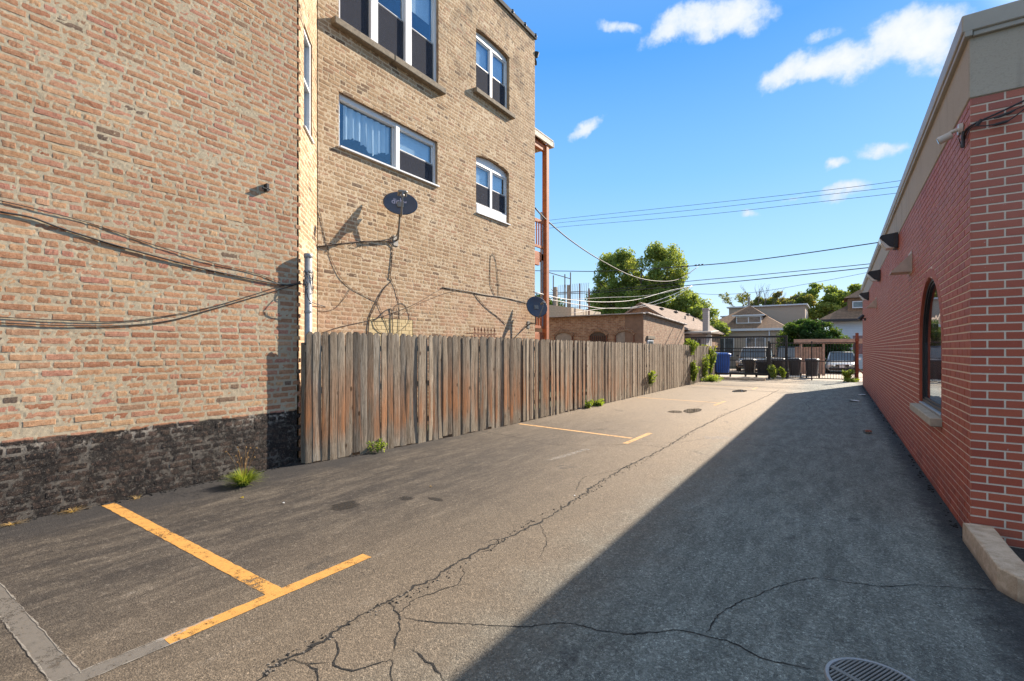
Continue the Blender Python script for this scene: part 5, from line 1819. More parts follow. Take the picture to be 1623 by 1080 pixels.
# curb block and grate
m = MB()
poly = [(0.838, 5.20), (0.850, 4.33), (0.905, 4.22), (1.00, 4.12), (1.02, 4.5), (1.015, 5.30)]
V = []; F = []
lv = [(0, 0.0), (0.10, 0.0), (0.142, 0.006), (0.15, 0.022)]
cx, cy = 0.93, 4.75
poly = []
for a, b_ in zip([(0.838, 5.30), (0.845, 4.80), (0.850, 4.33), (0.915, 4.20), (1.01, 4.12), (1.02, 4.5), (1.015, 5.31)],
                 [(0.845, 4.80), (0.850, 4.33), (0.915, 4.20), (1.01, 4.12), (1.02, 4.5), (1.015, 5.31), (0.838, 5.30)]):
    n = max(2, int(math.dist(a, b_) / 0.05))
    for i in range(n):
        poly.append((a[0] + (b_[0] - a[0]) * i / n, a[1] + (b_[1] - a[1]) * i / n))
n = len(poly)
for z, ins in lv:
    for (x, y_) in poly:
        d = math.hypot(x - cx, y_ - cy)
        q = ins + mnoise.noise(Vector((x * 12, y_ * 12, z * 20))) * 0.006
        V.append((x - (x - cx) / d * q, y_ - (y_ - cy) / d * q, z + mnoise.noise(Vector((x * 9, y_ * 9, 7))) * 0.003 * (z > 0.1)))
for k in range(len(lv) - 1):
    for i in range(n):
        F.append((k * n + i, k * n + (i + 1) % n, (k + 1) * n + (i + 1) % n, (k + 1) * n + i))
F.append(tuple((len(lv) - 1) * n + i for i in range(n)))
m.add(V, F)
tag(m.build('concrete_curb', M_concrete), 'tan concrete curb block against the corner of the red brick building', 'curb')
t = thing('drain_grate', 'round steel drain grate set in the asphalt', 'drain grate', (0.15, 2.775, 0))
m = MB(); m.lathe([(0.185, 0.002), (0.187, 0.010), (0.201, 0.010), (0.206, 0.001)], (0.15, 2.775, 0), 40); m.build('rim', M_galv, t)
m = MB(); m.lathe([(0.0, 0.0021), (0.186, 0.0021)], (0.15, 2.775, 0), 32); m.build('pit', M_lens, t)
sd = Vector((0.06, 0.116, 0)).normalized(); sn = Vector((-sd.y, sd.x, 0))
m = MB()
k = -0.17
while k < 0.175:
    h = math.sqrt(max(0, 0.184 ** 2 - k * k))
    for (a, b_) in ((-h, -0.06), (-0.035, h)):
        a2, b2 = max(a, -h), min(b_, h)
        if b2 - a2 > 0.02:
            cc = Vector((0.15, 2.775, 0.007)) + sn * k + sd * (a2 + b2) / 2
            m.box(cc, (b2 - a2, 0.0075, 0.008), Matrix.Rotation(math.atan2(sd.y, sd.x), 3, 'Z'))
    k += 0.0155
cc = Vector((0.15, 2.775, 0.008)) - sd * 0.047
m.box(cc, (0.024, 0.35, 0.009), Matrix.Rotation(math.atan2(sd.y, sd.x), 3, 'Z'))
m.build('bars', M_galvdark, t)

# ------------------------------------------------------------------ iron gates at the end of the lot
GY = 28.5


def gate(name, label, x0, x1, zt, zb, y, mids, step=0.115, group='black iron gates and fences across the alley end', posts=(), top=None):
    t = thing(name, label, 'gate', ((x0 + x1) / 2, y, 0), group)
    m = MB()
    for z in [zb, zt] + list(mids):
        m.box(((x0 + x1) / 2, y, z), (x1 - x0, 0.035, 0.045), bev=0.004)
    for x in (x0 + 0.025, x1 - 0.025):
        m.box((x, y, (zb + zt) / 2), (0.05, 0.05, zt - zb), bev=0.004)
    m.build('frame', M_blackmetal, t)
    m = MB(); x = x0 + step
    while x < x1 - 0.05:
        m.box((x, y, (zb + zt) / 2), (0.018, 0.018, zt - zb))
        x += step
    m.build('bars', M_blackmetal, t)
    for (x, h, s) in posts:
        m = MB(); m.box((x, y, h / 2), (s, s, h), bev=0.005); m.build('post', M_blackmetal, t)
    return t


gate('iron_gate', 'black sliding bar gate in front of the silver car', -2.95, 0.70, 1.87, 0.10, GY, (0.95,), posts=((-1.09, 1.95, 0.06),))
gate('iron_gate', 'black bar gate behind the concrete parking stop', -5.72, -3.05, 1.60, 0.20, GY + 0.05, (1.42, 0.24), posts=((-5.72, 1.75, 0.06), (-3.0, 1.98, 0.09)))
gate('iron_gate', 'taller rusty-edged gate frame with a heavy top rail standing behind the others', -8.9, -2.28, 2.20, 0.25, GY + 0.75, (0.95,), step=0.13, posts=((-2.25, 2.27, 0.08), (-6.8, 2.2, 0.08), (-8.9, 2.2, 0.08)))
m = MB(); m.box((-5.6, GY + 0.75, 2.235), (6.75, 0.07, 0.085), bev=0.006)
tag(m.build('gate_rail', M_blackmetal), 'heavy dark rail lying along the top of the tall gate frame', 'rail')
t = thing('gate_post', 'thick rusty red steel post beside the red brick building', 'post', (0.76, 28.55, 0))
m = MB(); m.box((0.76, 28.6, 1.17), (0.13, 0.13, 2.34), bev=0.01); m.build('post', M_rust, t)
m = MB(); m.tube([(0.82, 28.58, 0.62), (1.25, 28.58, 0.05)], 0.03, 8); m.build('brace', M_rust, t)
m = MB(); m.tube([(0.76, 28.50, 2.0), (0.76, 28.60, 2.0)], 0.09, 14); m.build('roller', M_rust, t)

m = MB()
m.prism([(-0.09, 0), (0.09, 0), (0.075, 0.10), (0.03, 0.125), (-0.03, 0.125), (-0.075, 0.10)], 2.15, Matrix(((0, 0, 1), (1, 0, 0), (0, 1, 0))), (-5.12, 26.75, 0))
tag(m.build('parking_stop', M_concrete), 'long low concrete parking stop before the iron gate', 'parking stop')


# ------------------------------------------------------------------ bins
def bin_(label, x, y, mat, lid, h=1.05, w_=0.60, rz=0.0, group='wheeled bins behind the iron gates'):
    t = thing('wheeled_bin', label, 'wheeled bin', (0, 0, 0), group)
    d = 0.68
    V = []; F = []
    lv = [(0.12, 0.76), (0.5, 0.86), (h * 0.82, 0.95), (h * 0.84, 1.0), (h * 0.90, 1.0)]
    n = 16
    for z, s in lv:
        for k in range(n):
            th = 2 * math.pi * (k + 0.5) / n
            cx_ = math.copysign(abs(math.cos(th)) ** 0.45, math.cos(th)); cy_ = math.copysign(abs(math.sin(th)) ** 0.45, math.sin(th))
            V.append((cx_ * w_ / 2 * s, cy_ * d / 2 * s, z))
    for j in range(len(lv) - 1):
        for k in range(n):
            F.append((j * n + k, j * n + (k + 1) % n, (j + 1) * n + (k + 1) % n, (j + 1) * n + k))
    F.append(tuple(range(n))[::-1])
    m = MB().add(V, F)
    m.box((0, -d / 2 * 0.93 - 0.01, h * 0.45), (w_ * 0.55, 0.02, 0.02))
    for sx in (-0.3, 0, 0.3):
        m.box((sx * w_, -d / 2 * 0.86 - 0.008, h * 0.3), (0.03, 0.03, h * 0.3), bev=0.005)
    m.build('body', mat, t)
    m = MB()
    V = []; F = []
    lv = [(h * 0.90, 1.06), (h * 0.94, 1.06), (h * 0.985, 0.9), (h, 0.5), (h + 0.005, 0.02)]
    for z, s in lv:
        for k in range(n):
            th = 2 * math.pi * (k + 0.5) / n
            cx_ = math.copysign(abs(math.cos(th)) ** 0.45, math.cos(th)); cy_ = math.copysign(abs(math.sin(th)) ** 0.45, math.sin(th))
            V.append((cx_ * w_ / 2 * s, cy_ * d / 2 * s, z))
    for j in range(len(lv) - 1):
        for k in range(n):
            F.append((j * n + k, j * n + (k + 1) % n, (j + 1) * n + (k + 1) % n, (j + 1) * n + k))
    m.add(V, F).build('lid', lid, t)
    m = MB(); m.tube([(-w_ * 0.36, d / 2 + 0.05, h * 0.86), (w_ * 0.36, d / 2 + 0.05, h * 0.86)], 0.016, 8)
    for sx in (-1, 1):
        m.tube([(sx * w_ * 0.36, d / 2 - 0.03, h * 0.86), (sx * w_ * 0.36, d / 2 + 0.05, h * 0.86)], 0.014, 6)
    m.build('handle', mat, t)
    for sx in (-1, 1):
        m = MB(); m.tube([(sx * w_ * 0.40, d / 2 - 0.08, 0.13), (sx * w_ * 0.50, d / 2 - 0.08, 0.13)], 0.13, 16); m.build('wheel', M_tyre, t)
    t.location = (x, y, 0); t.rotation_euler = (0, 0, rz)
    return t


bin_('blue wheeled bin nearest the fence end, partly behind leaves', -6.02, 29.7, M_bluebin, M_bluebin, 1.38, 0.74, 0.15)
bin_('blue wheeled bin standing fully clear behind the gate bars', -5.38, 29.3, M_bluebin, M_bluebin, 1.36, 0.78, 0.08)
bin_('brownish black bin with a flat lid in front of the beige car', -4.10, 29.9, M_brownbin, M_lidgrey, 1.02, 0.62, -0.1)
bin_('black bin close to the gate post, right of the brownish one', -3.42, 29.6, M_blackbin, M_lidgrey, 0.96, 0.64, 0.1)
bin_('dark brown bin directly behind the weeds at the gate post', -2.68, 29.95, M_brownbin, M_lidgrey, 1.08, 0.66, 0.05)
bin_('black bin at the left of the cedar panel', -1.98, 30.6, M_blackbin, M_blackbin, 1.08, 0.66, 0.06)
bin_('black bin in front of the cedar panel beside the gate upright', -1.15, 30.6, M_blackbin, M_blackbin, 1.06, 0.64, -0.08)

# cedar carport frame beyond the alley
t = thing('carport_frame', 'cedar beam on posts with a short board panel beyond the alley', 'carport frame', (-0.5, 34, 0))
m = MB(); m.box((-0.35, 33.95, 2.02), (3.75, 0.14, 0.28), bev=0.01); m.build('beam', M_planknew, t)
for x in (-1.86, -0.70, 1.35):
    m = MB(); m.box((x, 34.0, 0.94), (0.12, 0.12, 1.88), bev=0.008); m.build('post', M_planknew, t)
m = MB(); rr = random.Random(2)
x = -2.18
while x < -0.78:
    m.box((x + 0.065, 34.08, 0.86), (0.13, 0.02, 1.66 + rr.uniform(-.015, .015)), bev=0.003)
    x += 0.137
m.build('board_panel', M_planknew, t)


# ------------------------------------------------------------------ cars, modelled along -y = front
def car(label, name, x, y, paint, L_, W_, H_, suv=False, rz=0.0):
    t = thing(name, label, 'car', (0, 0, 0), 'parked cars beyond the alley')
    hw = W_ / 2
    belt = H_ * (0.60 if suv else 0.62)
    zs = 0.20 if not suv else 0.30
    # (y, z low, z top, half width)
    hood = belt * (0.86 if not suv else 0.92)
    st = [(-L_ / 2, zs + 0.12, hood * 0.66, hw * 0.72), (-L_ / 2 + 0.12, zs, hood * 0.80, hw * 0.90), (-L_ / 2 + 0.5, zs, hood * 0.93, hw * 0.97),
          (-L_ / 2 + 1.15, zs, hood * 1.0, hw), (-L_ / 2 + 1.35, zs, belt, hw), (L_ / 2 - 1.0, zs, belt, hw), (L_ / 2 - 0.25, zs, belt * 0.95, hw * 0.95), (L_ / 2, zs + 0.1, belt * 0.7, hw * 0.8)]
    V = []; F = []
    n = 0
    for (yy, zl, zt, h) in st:
        prof = [(0, zl), (0.86 * h, zl), (0.97 * h, zl + 0.10), (h, (zl + zt) * 0.5), (0.97 * h, zt - 0.10), (0.88 * h, zt - 0.02), (0.5 * h, zt + 0.015), (0, zt + 0.02)]
        ring = prof + [(-a, b_) for a, b_ in prof[-2:0:-1]]
        n = len(ring)
        V += [(a, yy, b_) for a, b_ in ring]
    for j in range(len(st) - 1):
        for k in range(n):
            F.append((j * n + k, j * n + (k + 1) % n, (j + 1) * n + (k + 1) % n, (j + 1) * n + k))
    F.append(tuple(range(n))); F.append(tuple((len(st) - 1) * n + k for k in range(n))[::-1])
    MB().add(V, F).build('body', paint, t, smooth=True)
    # greenhouse
    y0 = -L_ / 2 + (1.25 if not suv else 1.15); y1 = y0 + (0.80 if not suv else 0.55)
    y3 = L_ / 2 - (0.55 if not suv else 0.12); y2 = y3 - (0.75 if not suv else 0.3)
    tw = hw * (0.70 if not suv else 0.78)
    zt = H_
    G_ = [(y0, belt - 0.02, hw * 0.88), (y1, zt - 0.045, tw), (y2, zt - 0.045, tw), (y3, belt - 0.02, hw * 0.86)]
    V = [(-G_[0][2], G_[0][0], G_[0][1]), (G_[0][2], G_[0][0], G_[0][1]), (tw, y1, zt - .045), (-tw, y1, zt - .045),
         (tw, y2, zt - .045), (-tw, y2, zt - .045), (G_[3][2], y3, belt - .02), (-G_[3][2], y3, belt - .02)]
    MB().add(V, [(0, 1, 2, 3), (1, 6, 4, 2), (7, 0, 3, 5), (6, 7, 5, 4)]).build('window_glass', M_carglass, t)
    m = MB()
    m.add([(-tw - .02, y1 - .05, zt - .05), (tw + .02, y1 - .05, zt - .05), (tw * .8, y1 + .25, zt), (-tw * .8, y1 + .25, zt),
           (tw * .8, y2 - .2, zt), (-tw * .8, y2 - .2, zt), (tw + .02, y2 + .03, zt - .05), (-tw - .02, y2 + .03, zt - .05)],
          [(0, 1, 2, 3), (3, 2, 4, 5), (5, 4, 6, 7), (1, 6, 4, 2), (0, 3, 5, 7)])
    for sx in (-1, 1):
        m.tube([(sx * (hw * .88 + .005), y0 - .02, belt - .02), (sx * (tw + .01), y1 - .02, zt - .05)], 0.035, 6)
        m.tube([(sx * (hw * .86 + .005), y3, belt - .02), (sx * (tw + .01), y2, zt - .05)], 0.05, 6)
        m.tube([(sx * (hw * .87), (y1 + y2) / 2, belt - .02), (sx * (tw + .01), (y1 + y2) / 2, zt - .05)], 0.03, 6)
    m.build('roof', paint, t, smooth=False)
    yf = -L_ / 2
    m = MB()
    zg = hood * 0.66
    m.box((0, yf + 0.03, zg + 0.02), (W_ * (0.42 if not suv else 0.5), 0.06, 0.16 if not suv else 0.28), bev=0.02, mat=0)
    m.build('grille', M_cardark, t)
    m = MB(); m.box((0, yf - 0.005, zg + (0.10 if not suv else 0.17)), (W_ * 0.42, 0.02, 0.02)); m.tube([(0, yf - 0.01, zg + 0.02), (0, yf - 0.025, zg + 0.02)], 0.05, 12); m.build('grille_trim', M_chrome, t)
    m = MB()
    m.box((0, yf + 0.06, zs + 0.13), (W_ * 0.80, 0.14, 0.16), bev=0.04)
    m.build('lower_intake', M_cardark, t)
    m = MB(); m.box((0, yf - 0.03, zs + 0.27), (0.30, 0.012, 0.155), bev=0.004); m.build('licence_plate', M_plate, t)
    for sx in (-1, 1):
        m = MB(); m.box((sx * hw * 0.72, yf + 0.13, hood * 0.72), (0.36, 0.26, 0.16 if not suv else 0.2), Matrix.Rotation(sx * 0.35, 3, 'Z'), bev=0.05); m.build('headlight', M_headl, t)
        m = MB(); m.box((sx * (hw + 0.09), y0 + 0.35, belt + 0.06), (0.18, 0.10, 0.13), bev=0.03); m.build('mirror', paint if not suv else M_cardark, t)
        for yy in (yf + 0.85, L_ / 2 - 0.95):
            rw = 0.33 if not suv else 0.38
            m = MB(); m.tube([(sx * (hw - 0.22), yy, rw), (sx * (hw + 0.005), yy, rw)], rw, 20); wobj = m.build('wheel', M_tyre, t)
            m = MB(); m.tube([(sx * (hw - 0.02), yy, rw), (sx * (hw + 0.012), yy, rw)], rw * 0.62, 14); m.build('rim', M_chrome, wobj)
    t.location = (x, y, 0.0); t.rotation_euler = (0, 0, rz)
    return t


car('silver saloon car with a dark grille parked facing the gate', 'parked_car', 0.18, 39.0, M_carsilver, 4.6, 1.74, 1.40, rz=0.02)
car('beige tall car parked behind the bins facing the gate', 'parked_car', -4.95, 39.0, M_carbeige, 4.7, 1.88, 1.72, True, rz=-0.05)
# covered dark trailer-like vehicle between them is seen only as glass and roof
car('dark grey car mostly hidden behind the bins and cedar panel', 'parked_car', -2.75, 38.6, M_darkmetal, 4.7, 1.80, 1.75, True, rz=0.1)


# ------------------------------------------------------------------ buildings
def gable(mb, x0, x1, y0, y1, ze, zr, ov=0.3, axis='y', mat=0, t=0.12):
    """gabled roof slab pair; ridge along axis"""
    if axis == 'y':
        xm = (x0 + x1) / 2; s = (zr - ze) / ((x1 - x0) / 2)
        for sg in (-1, 1):
            xe = x0 - ov if sg < 0 else x1 + ov
            zl = ze - s * ov
            P = [(xe, y0 - ov, zl), (xe, y1 + ov, zl), (xm, y1 + ov, zr), (xm, y0 - ov, zr)]
            V = P + [(a, b_, c_ + t) for a, b_, c_ in P]
            mb.add(V, [(0, 1, 2, 3), (4, 7, 6, 5), (0, 4, 5, 1), (1, 5, 6, 2), (2, 6, 7, 3), (3, 7, 4, 0)], mat)
    return mb


def hip(mb, x0, x1, y0, y1, ze, zr, inset, ov=0.5, mat=0):
    X0, X1, Y0, Y1 = x0 - ov, x1 + ov, y0 - ov, y1 + ov
    xm = (X0 + X1) / 2
    V = [(X0, Y0, ze), (X1, Y0, ze), (X1, Y1, ze), (X0, Y1, ze), (xm, Y0 + inset, zr), (xm, Y1 - inset, zr)]
    mb.add(V, [(0, 1, 4), (1, 2, 5, 4), (2, 3, 5), (3, 0, 4, 5), (0, 3, 2, 1)], mat)
    return mb


def win_x(parent, x0, x1, z0, z1, y, mull=1, frame=M_white, d=0.06):
    """window facing -y"""
    m = MB()
    t_ = 0.07
    for z in (z0 + t_ / 2, z1 - t_ / 2):
        m.box(((x0 + x1) / 2, y - d / 2, z), (x1 - x0, d, t_))
    for k in range(mull + 2):
        x = x0 + t_ / 2 + (x1 - x0 - t_) * k / (mull + 1)
        m.box((x, y - d / 2, (z0 + z1) / 2), (t_, d, z1 - z0 - 2 * t_))
    o = m.build('window', frame, parent)
    m = MB(); m.box(((x0 + x1) / 2, y - 0.015, (z0 + z1) / 2), (x1 - x0 - 0.1, 0.01, z1 - z0 - 0.1)); m.build('pane', M_farglass, o)
    return o


M_farglass = material('far_window_glass', color=(0.10, 0.12, 0.13), rough=0.08, noise=(2.5, 0.5), bump=(1, 0.02), spec=0.8)
M_warmglass = material('lit_curtain_glass', color=(0.30, 0.28, 0.20), rough=0.25, noise=(6, 0.3))

# brick garage behind the fence
t = thing('brick_garage', 'low old brick garage with arched boarded openings behind the wooden fence', 'garage', (-10, 24, 0))
m = MB()
x0, x1, y0, y1 = -13.5, -7.0, 20.6, 27.3
zt0, zt1 = 3.10, 2.86
V = [(x0, y0, 0), (x1, y0, 0), (x1, y1, 0), (x0, y1, 0), (x0, y0, zt0), (x1, y0, zt0), (x1, y1, zt1), (x0, y1, zt1)]
m.add(V, [(0, 1, 5, 4), (1, 2, 6, 5), (2, 3, 7, 6), (3, 0, 4, 7), (4, 5, 6, 7)])
for k in range(3):
    pass
m.build('wall', M_farbrick, t)
m = MB(); m.box((-7.42, 20.585, 1.55), (0.83, 0.03, 3.08)); m.build('patched_render', material('brown_render', color=(0.22, 0.14, 0.095), rough=0.95), t)
m = MB()
m.box((-10.25, 20.58, 3.115), (6.6, 0.34, 0.05), bev=0.008)
k = 0
yy = 20.75
while yy < 27.3:
    zz = zt0 + (zt1 - zt0) * (yy + 0.3 - y0) / (y1 - y0)
    m.box((-7.02, yy + 0.3, zz + 0.05), (0.36, 0.57, 0.07), Matrix.Rotation(math.atan2(zt1 - zt0, y1 - y0), 3, 'X'), bev=0.02)
    yy += 0.6
m.build('coping', material('coping_tile', color=(0.36, 0.32, 0.29), rough=0.8, noise=(3, 0.4)), t)
for (xa, xb, mt, bars) in ((-11.35, -10.45, M_ply, 0), (-9.52, -8.72, M_darkmetal, 1), (-8.26, -7.86 + 0.42, M_ply, 0)):
    hwid = (xb - xa) / 2; xc = (xa + xb) / 2
    m = MB()
    pts = [(xa, 1.0), (xb, 1.0)] + [(xb - (xb - xa) * i / 8, 2.20 + 0.14 * math.sin(math.pi * i / 8)) for i in range(9)]
    m.prism(pts, 0.02, Matrix(((1, 0, 0), (0, 0, 1), (0, 1, 0))), (0, 20.585, 0))
    o = m.build('boarded_window', mt, t)
    m = MB()
    for i in range(15):
        a = math.pi * (i - 7) / 7 * 0.28
        Rr_ = hwid / math.sin(0.28 * math.pi) 
        px_ = xc + (Rr_ + 0.05) * math.sin(a); pz = 2.36 - Rr_ * 1.0 + (Rr_ + 0.02) * math.cos(a) + 0.06
        m.box((px_, 20.57, pz), (0.055, 0.06, 0.16), Matrix.Rotation(a, 3, 'Y'), bev=0.004)
    m.build('brick_arch', M_farbrick, o)
    m = MB()
    for sx in (xa - 0.02, xb + 0.02):
        m.box((sx, 20.575, 1.6), (0.05, 0.05, 1.2))
    m.build('rusty_frame', M_rust, o)
    if bars:
        m = MB()
        for i in range(7):
            m.box((xa + 0.08 + i * 0.105, 20.555, 1.6), (0.02, 0.02, 1.15))
        m.build('bars', M_rust, o)
m = MB(); m.box((-6.985, 21.45, 1.72), (0.05, 0.78, 0.50), bev=0.005); o = m.build('window', M_white, t)
m = MB(); m.box((-6.965, 21.45, 1.72), (0.03, 0.62, 0.38)); m.build('pane', M_farglass, o)
m = MB(); m.box((-6.98, 21.5, 2.08), (0.10, 1.0, 0.14), bev=0.01); m.build('lintel', M_stone, t)

# tan stucco shed wall with iron fence on top
t = thing('stucco_shed', 'tan stucco wall with overgrown coping beside the brick garage', 'building', (-14, 25, 0))
m = MB()
V = [(-16.5, 24, 0), (-12.23, 24, 0), (-12.23, 28, 0), (-16.5, 28, 0), (-16.5, 24, 4.55), (-12.23, 24, 3.86), (-12.23, 28, 3.86), (-16.5, 28, 4.55)]
m.add(V, [(0, 1, 5, 4), (1, 2, 6, 5), (2, 3, 7, 6), (3, 0, 4, 7), (4, 5, 6, 7)])
m.build('wall', M_limestone, t)
t = thing('security_fence', 'tall iron fence with curved spikes on poles above the tan shed', 'fence', (-13, 26, 3.8))
m = MB()
for (x, y_, zb, zt) in ((-14.55, 25.5, 3.0, 6.75), (-14.2, 25.5, 3.0, 6.0), (-13.42, 25.5, 3.0, 6.0), (-13.05, 25.5, 3.0, 6.08)):
    m.tube([(x, y_, zb), (x, y_, zt)], 0.035, 8)
m.build('pole', M_galvdark, t)
m = MB()
for (x, zb, zt) in ((-12.45, 2.8, 5.38), (-11.86, 2.8, 5.05)):
    m.tube([(x, 25.5, zb), (x, 25.5, zt)], 0.04, 8)
m.build('rusty_pole', M_rust, t)
m = MB(); m.tube([(-14.5, 25.5, 6.2), (-13.05, 25.5, 5.70)], 0.025, 8); m.tube([(-14.5, 25.5, 4.4), (-14.15, 25.5, 4.85)], 0.02, 6); m.tube([(-14.35, 25.5, 5.2), (-14.1, 25.5, 4.9)], 0.02, 6); m.build('top_rail', M_galvdark, t)
m = MB()
for z in (4.05, 4.95):
    m.tube([(-14.1, 25.9, z), (-12.0, 25.9, z)], 0.018, 6)
x = -14.05
while x < -12.0:
    m.tube(smooth_path([(x, 25.9, 3.4), (x, 25.9, 5.0), (x + 0.03, 25.85, 5.25), (x + 0.10, 25.75, 5.42)], 3), 0.011, 5)
    x += 0.115
m.build('curved_bars', M_galvdark, t)
m = MB()
for (x, zt) in ((-14.1, 5.3), (-13.2, 5.35)):
    m.box((x, 25.6, (3.9 + zt) / 2), (0.20, 0.20, zt - 3.9), bev=0.02)
m.build('block_pier', M_ply, t)

# tan-roofed house behind the garage
t = thing('gabled_house', 'small brick house with a tan shingle gable roof behind the garage', 'house', (-10.5, 37, 0))
m = MB()
x0, x1 = -13.0, -8.3
m.box(((x0 + x1) / 2, 37.5, 1.5), (x1 - x0, 13, 3.0))
m.add([(x0, 31.02, 3.0), (x1, 31.02, 3.0), ((x0 + x1) / 2, 31.02, 4.5)], [(0, 1, 2)])
m.build('wall', M_farbrick, t)
m = gable(MB(), x0, x1, 31.0, 44, 3.0, 4.5, 0.35); m.build('roof', M_shtan, t)
m = MB()
for (a, b_) in ((33.5, .3), (37, .3), (40.5, .3)):
    m.box((-10.1, a, 4.35), (0.25, 0.35, 0.14), bev=0.02)
m.build('roof_vent', M_darkmetal, t)
m = MB()
for a in (36.5, 39):
    m.tube([(-9.3, a, 3.6), (-9.3, a, 4.0)], 0.05, 8)
m.build('roof_pipe', M_galvdark, t)
t = thing('dark_roofed_house', 'far house with a dark hipped roof and stub chimney seen over the garage', 'house', (-22, 54, 0))
m = MB(); m.box((-22.2, 54, 2.6), (7.6, 9, 5.2)); m.build('wall', M_farbrick, t)
m = hip(MB(), -26, -18.4, 49.5, 58.5, 5.2, 6.9, 3.5); m.build('roof', M_shdark, t)
m = MB(); m.box((-21.9, 50.5, 6.5), (0.75, 0.6, 1.2), bev=0.02); m.lathe([(0.2, 0), (0.22, 0.3), (0.15, 0.5), (0, 0.5)], (-21.9, 50.5, 7.1), 10); m.build('chimney', M_farbrick, t)
m = MB(); m.tube([(-20.6, 49.3, 5.6), (-20.6, 49.3, 6.7)], 0.08, 8); m.build('vent_pipe', M_white, t)

# bungalow
t = thing('bungalow', 'tan bungalow with a brown hipped roof and a white-framed dormer', 'house', (-7.2, 52, 0))
bx0, bx1 = -10.4, -4.0
m = MB(); m.box(((bx0 + bx1) / 2, 53, 1.6), (bx1 - bx0, 12, 3.2)); m.build('wall', M_sidetan, t)
m = hip(MB(), bx0, bx1, 47.3, 59, 3.35, 5.75, 5.0, 0.55); m.build('roof', M_shbrown, t)
m = MB(); m.box((-7.2, 46.72, 3.27), (7.6, 0.10, 0.20), bev=0.01); m.build('gutter', M_white, t)
m = MB(); m.box((-6.65, 48.6, 4.15), (2.05, 1.8, 0.75)); d_ = m.build('dormer', M_sidetan, t)
m = hip(MB(), -7.55, -5.75, 47.9, 50.5, 4.62, 5.55, 1.3, 0.40); m.build('dormer_roof', M_shbrown, d_)
m = MB(); m.box((-6.65, 47.50, 4.58), (2.65, 0.06, 0.12)); m.build('dormer_trim', M_white, d_)
win_x(t, -7.65, -5.62, 3.88, 4.50, 47.68, 1)
for (a, b_) in ((-9.3, -7.7), (-6.75, -5.2)):
    win_x(t, a, b_, 0.9, 2.6, 46.98, 1)
m = MB(); m.box((-4.9, 46.9, 2.9), (0.10, 0.1, 0.7)); m.box((-4.9, 46.9, 1.4), (0.09, 0.09, 2.8)); m.build('downpipe', M_white, t)
m = MB(); m.box((-4.2, 46.75, 1.7), (0.5, 0.12, 1.6), bev=0.01); m.build('porch_panel', M_planknew, t)
t = thing('attic_addition_house', 'taller boxy tan siding house rising behind the bungalow roof', 'house', (-6.5, 58, 0))
m = MB()
m.box((-6.2, 60, 3.0), (7.0, 8, 5.9)); m.box((-9.9, 60.5, 2.6), (1.4, 7, 5.0))
m.build('wall', M_sidetan, t)
m = MB(); m.box((-6.2, 60, 6.02), (7.4, 8.4, 0.14), bev=0.01); m.box((-9.9, 60.5, 5.16), (1.7, 7.2, 0.12), bev=0.01); m.build('roof', M_white, t)
m = MB(); m.tube([(-7.9, 57, 6.0), (-7.9, 57, 7.1)], 0.12, 10); m.build('flue', M_galvdark, t)
m = MB(); m.box((-2.70, 58.2, 4.9), (0.08, 1.0, 1.1)); m.build('window', M_white, t)
# chimney stack left of bungalow
t = thing('chimney_stack', 'tall square grey chimney stack beside the bungalow roof', 'chimney', (-7.2, 33.2, 0))
m = MB(); m.box((-7.17, 33.4, 2.1), (0.34, 0.5, 4.2), bev=0.01); m.box((-7.17, 33.4, 4.18), (0.42, 0.58, 0.10), bev=0.01); m.build('stack', M_sidegrey, t)
t = thing('lean_to_shed', 'dark low shed under a grey roof at the fence end', 'shed', (-8.2, 32.5, 0))
m = MB(); m.box((-8.2, 33.0, 1.25), (2.6, 1.6, 2.5)); m.build('wall', M_sidegrey, t)
m = MB(); m.box((-8.1, 32.8, 2.66), (3.2, 2.4, 0.12), Matrix.Rotation(R(3), 3, 'X'), bev=0.01); m.build('roof', M_coping, t)
m = MB()
for i in range(3):
    m.box((-8.9 + i * 0.7, 32.17, 1.2), (0.5, 0.03, 2.0), bev=0.005)
m.build('door', M_darkmetal, t)

# right house
t = thing('white_sided_house', 'white-sided house with a broad brown roof and small dormer near the red wall', 'house', (3.0, 52, 0))
m = MB(); m.box((4.0, 53, 1.95), (9.0, 12, 3.9)); m.build('wall', M_sidewhite, t)
m = hip(MB(), -0.5, 8.5, 47.2, 59, 3.95, 7.2, 5.5, 0.85); m.build('roof', M_shbrown, t)
m = MB(); m.box((4.0, 46.32, 3.86), (10.7, 0.1, 0.2), bev=0.01); m.build('fascia', M_darkmetal, t)
m = MB(); m.box((1.75, 48.6, 5.1), (2.2, 2.2, 1.1)); d_ = m.build('dormer', M_shbrown, t)
m = hip(MB(), 0.75, 2.75, 47.6, 51, 5.68, 6.6, 1.5, 0.35); m.build('dormer_roof', M_shbrown, d_)
win_x(t, 0.95, 2.5, 4.85, 5.40, 47.48, 1)
win_x(t, 0.9, 1.9, 1.1, 2.7, 46.98, 0)
m = MB(); m.box((0.2, 46.85, 1.9), (1.1, 0.2, 1.3), bev=0.02); m.build('porch_panel', M_planknew, t)
t = thing('white_garage', 'plain white garage beyond the brown-roofed houses', 'garage', (9, 40, 0))
m = MB(); m.box((6.2, 40, 1.3), (5.5, 6, 2.6)); m.build('wall', M_sidewhite, t)
m = gable(MB(), 3.5, 8.9, 37, 43, 2.6, 3.6, 0.3); m.build('roof', M_shbrown, t)


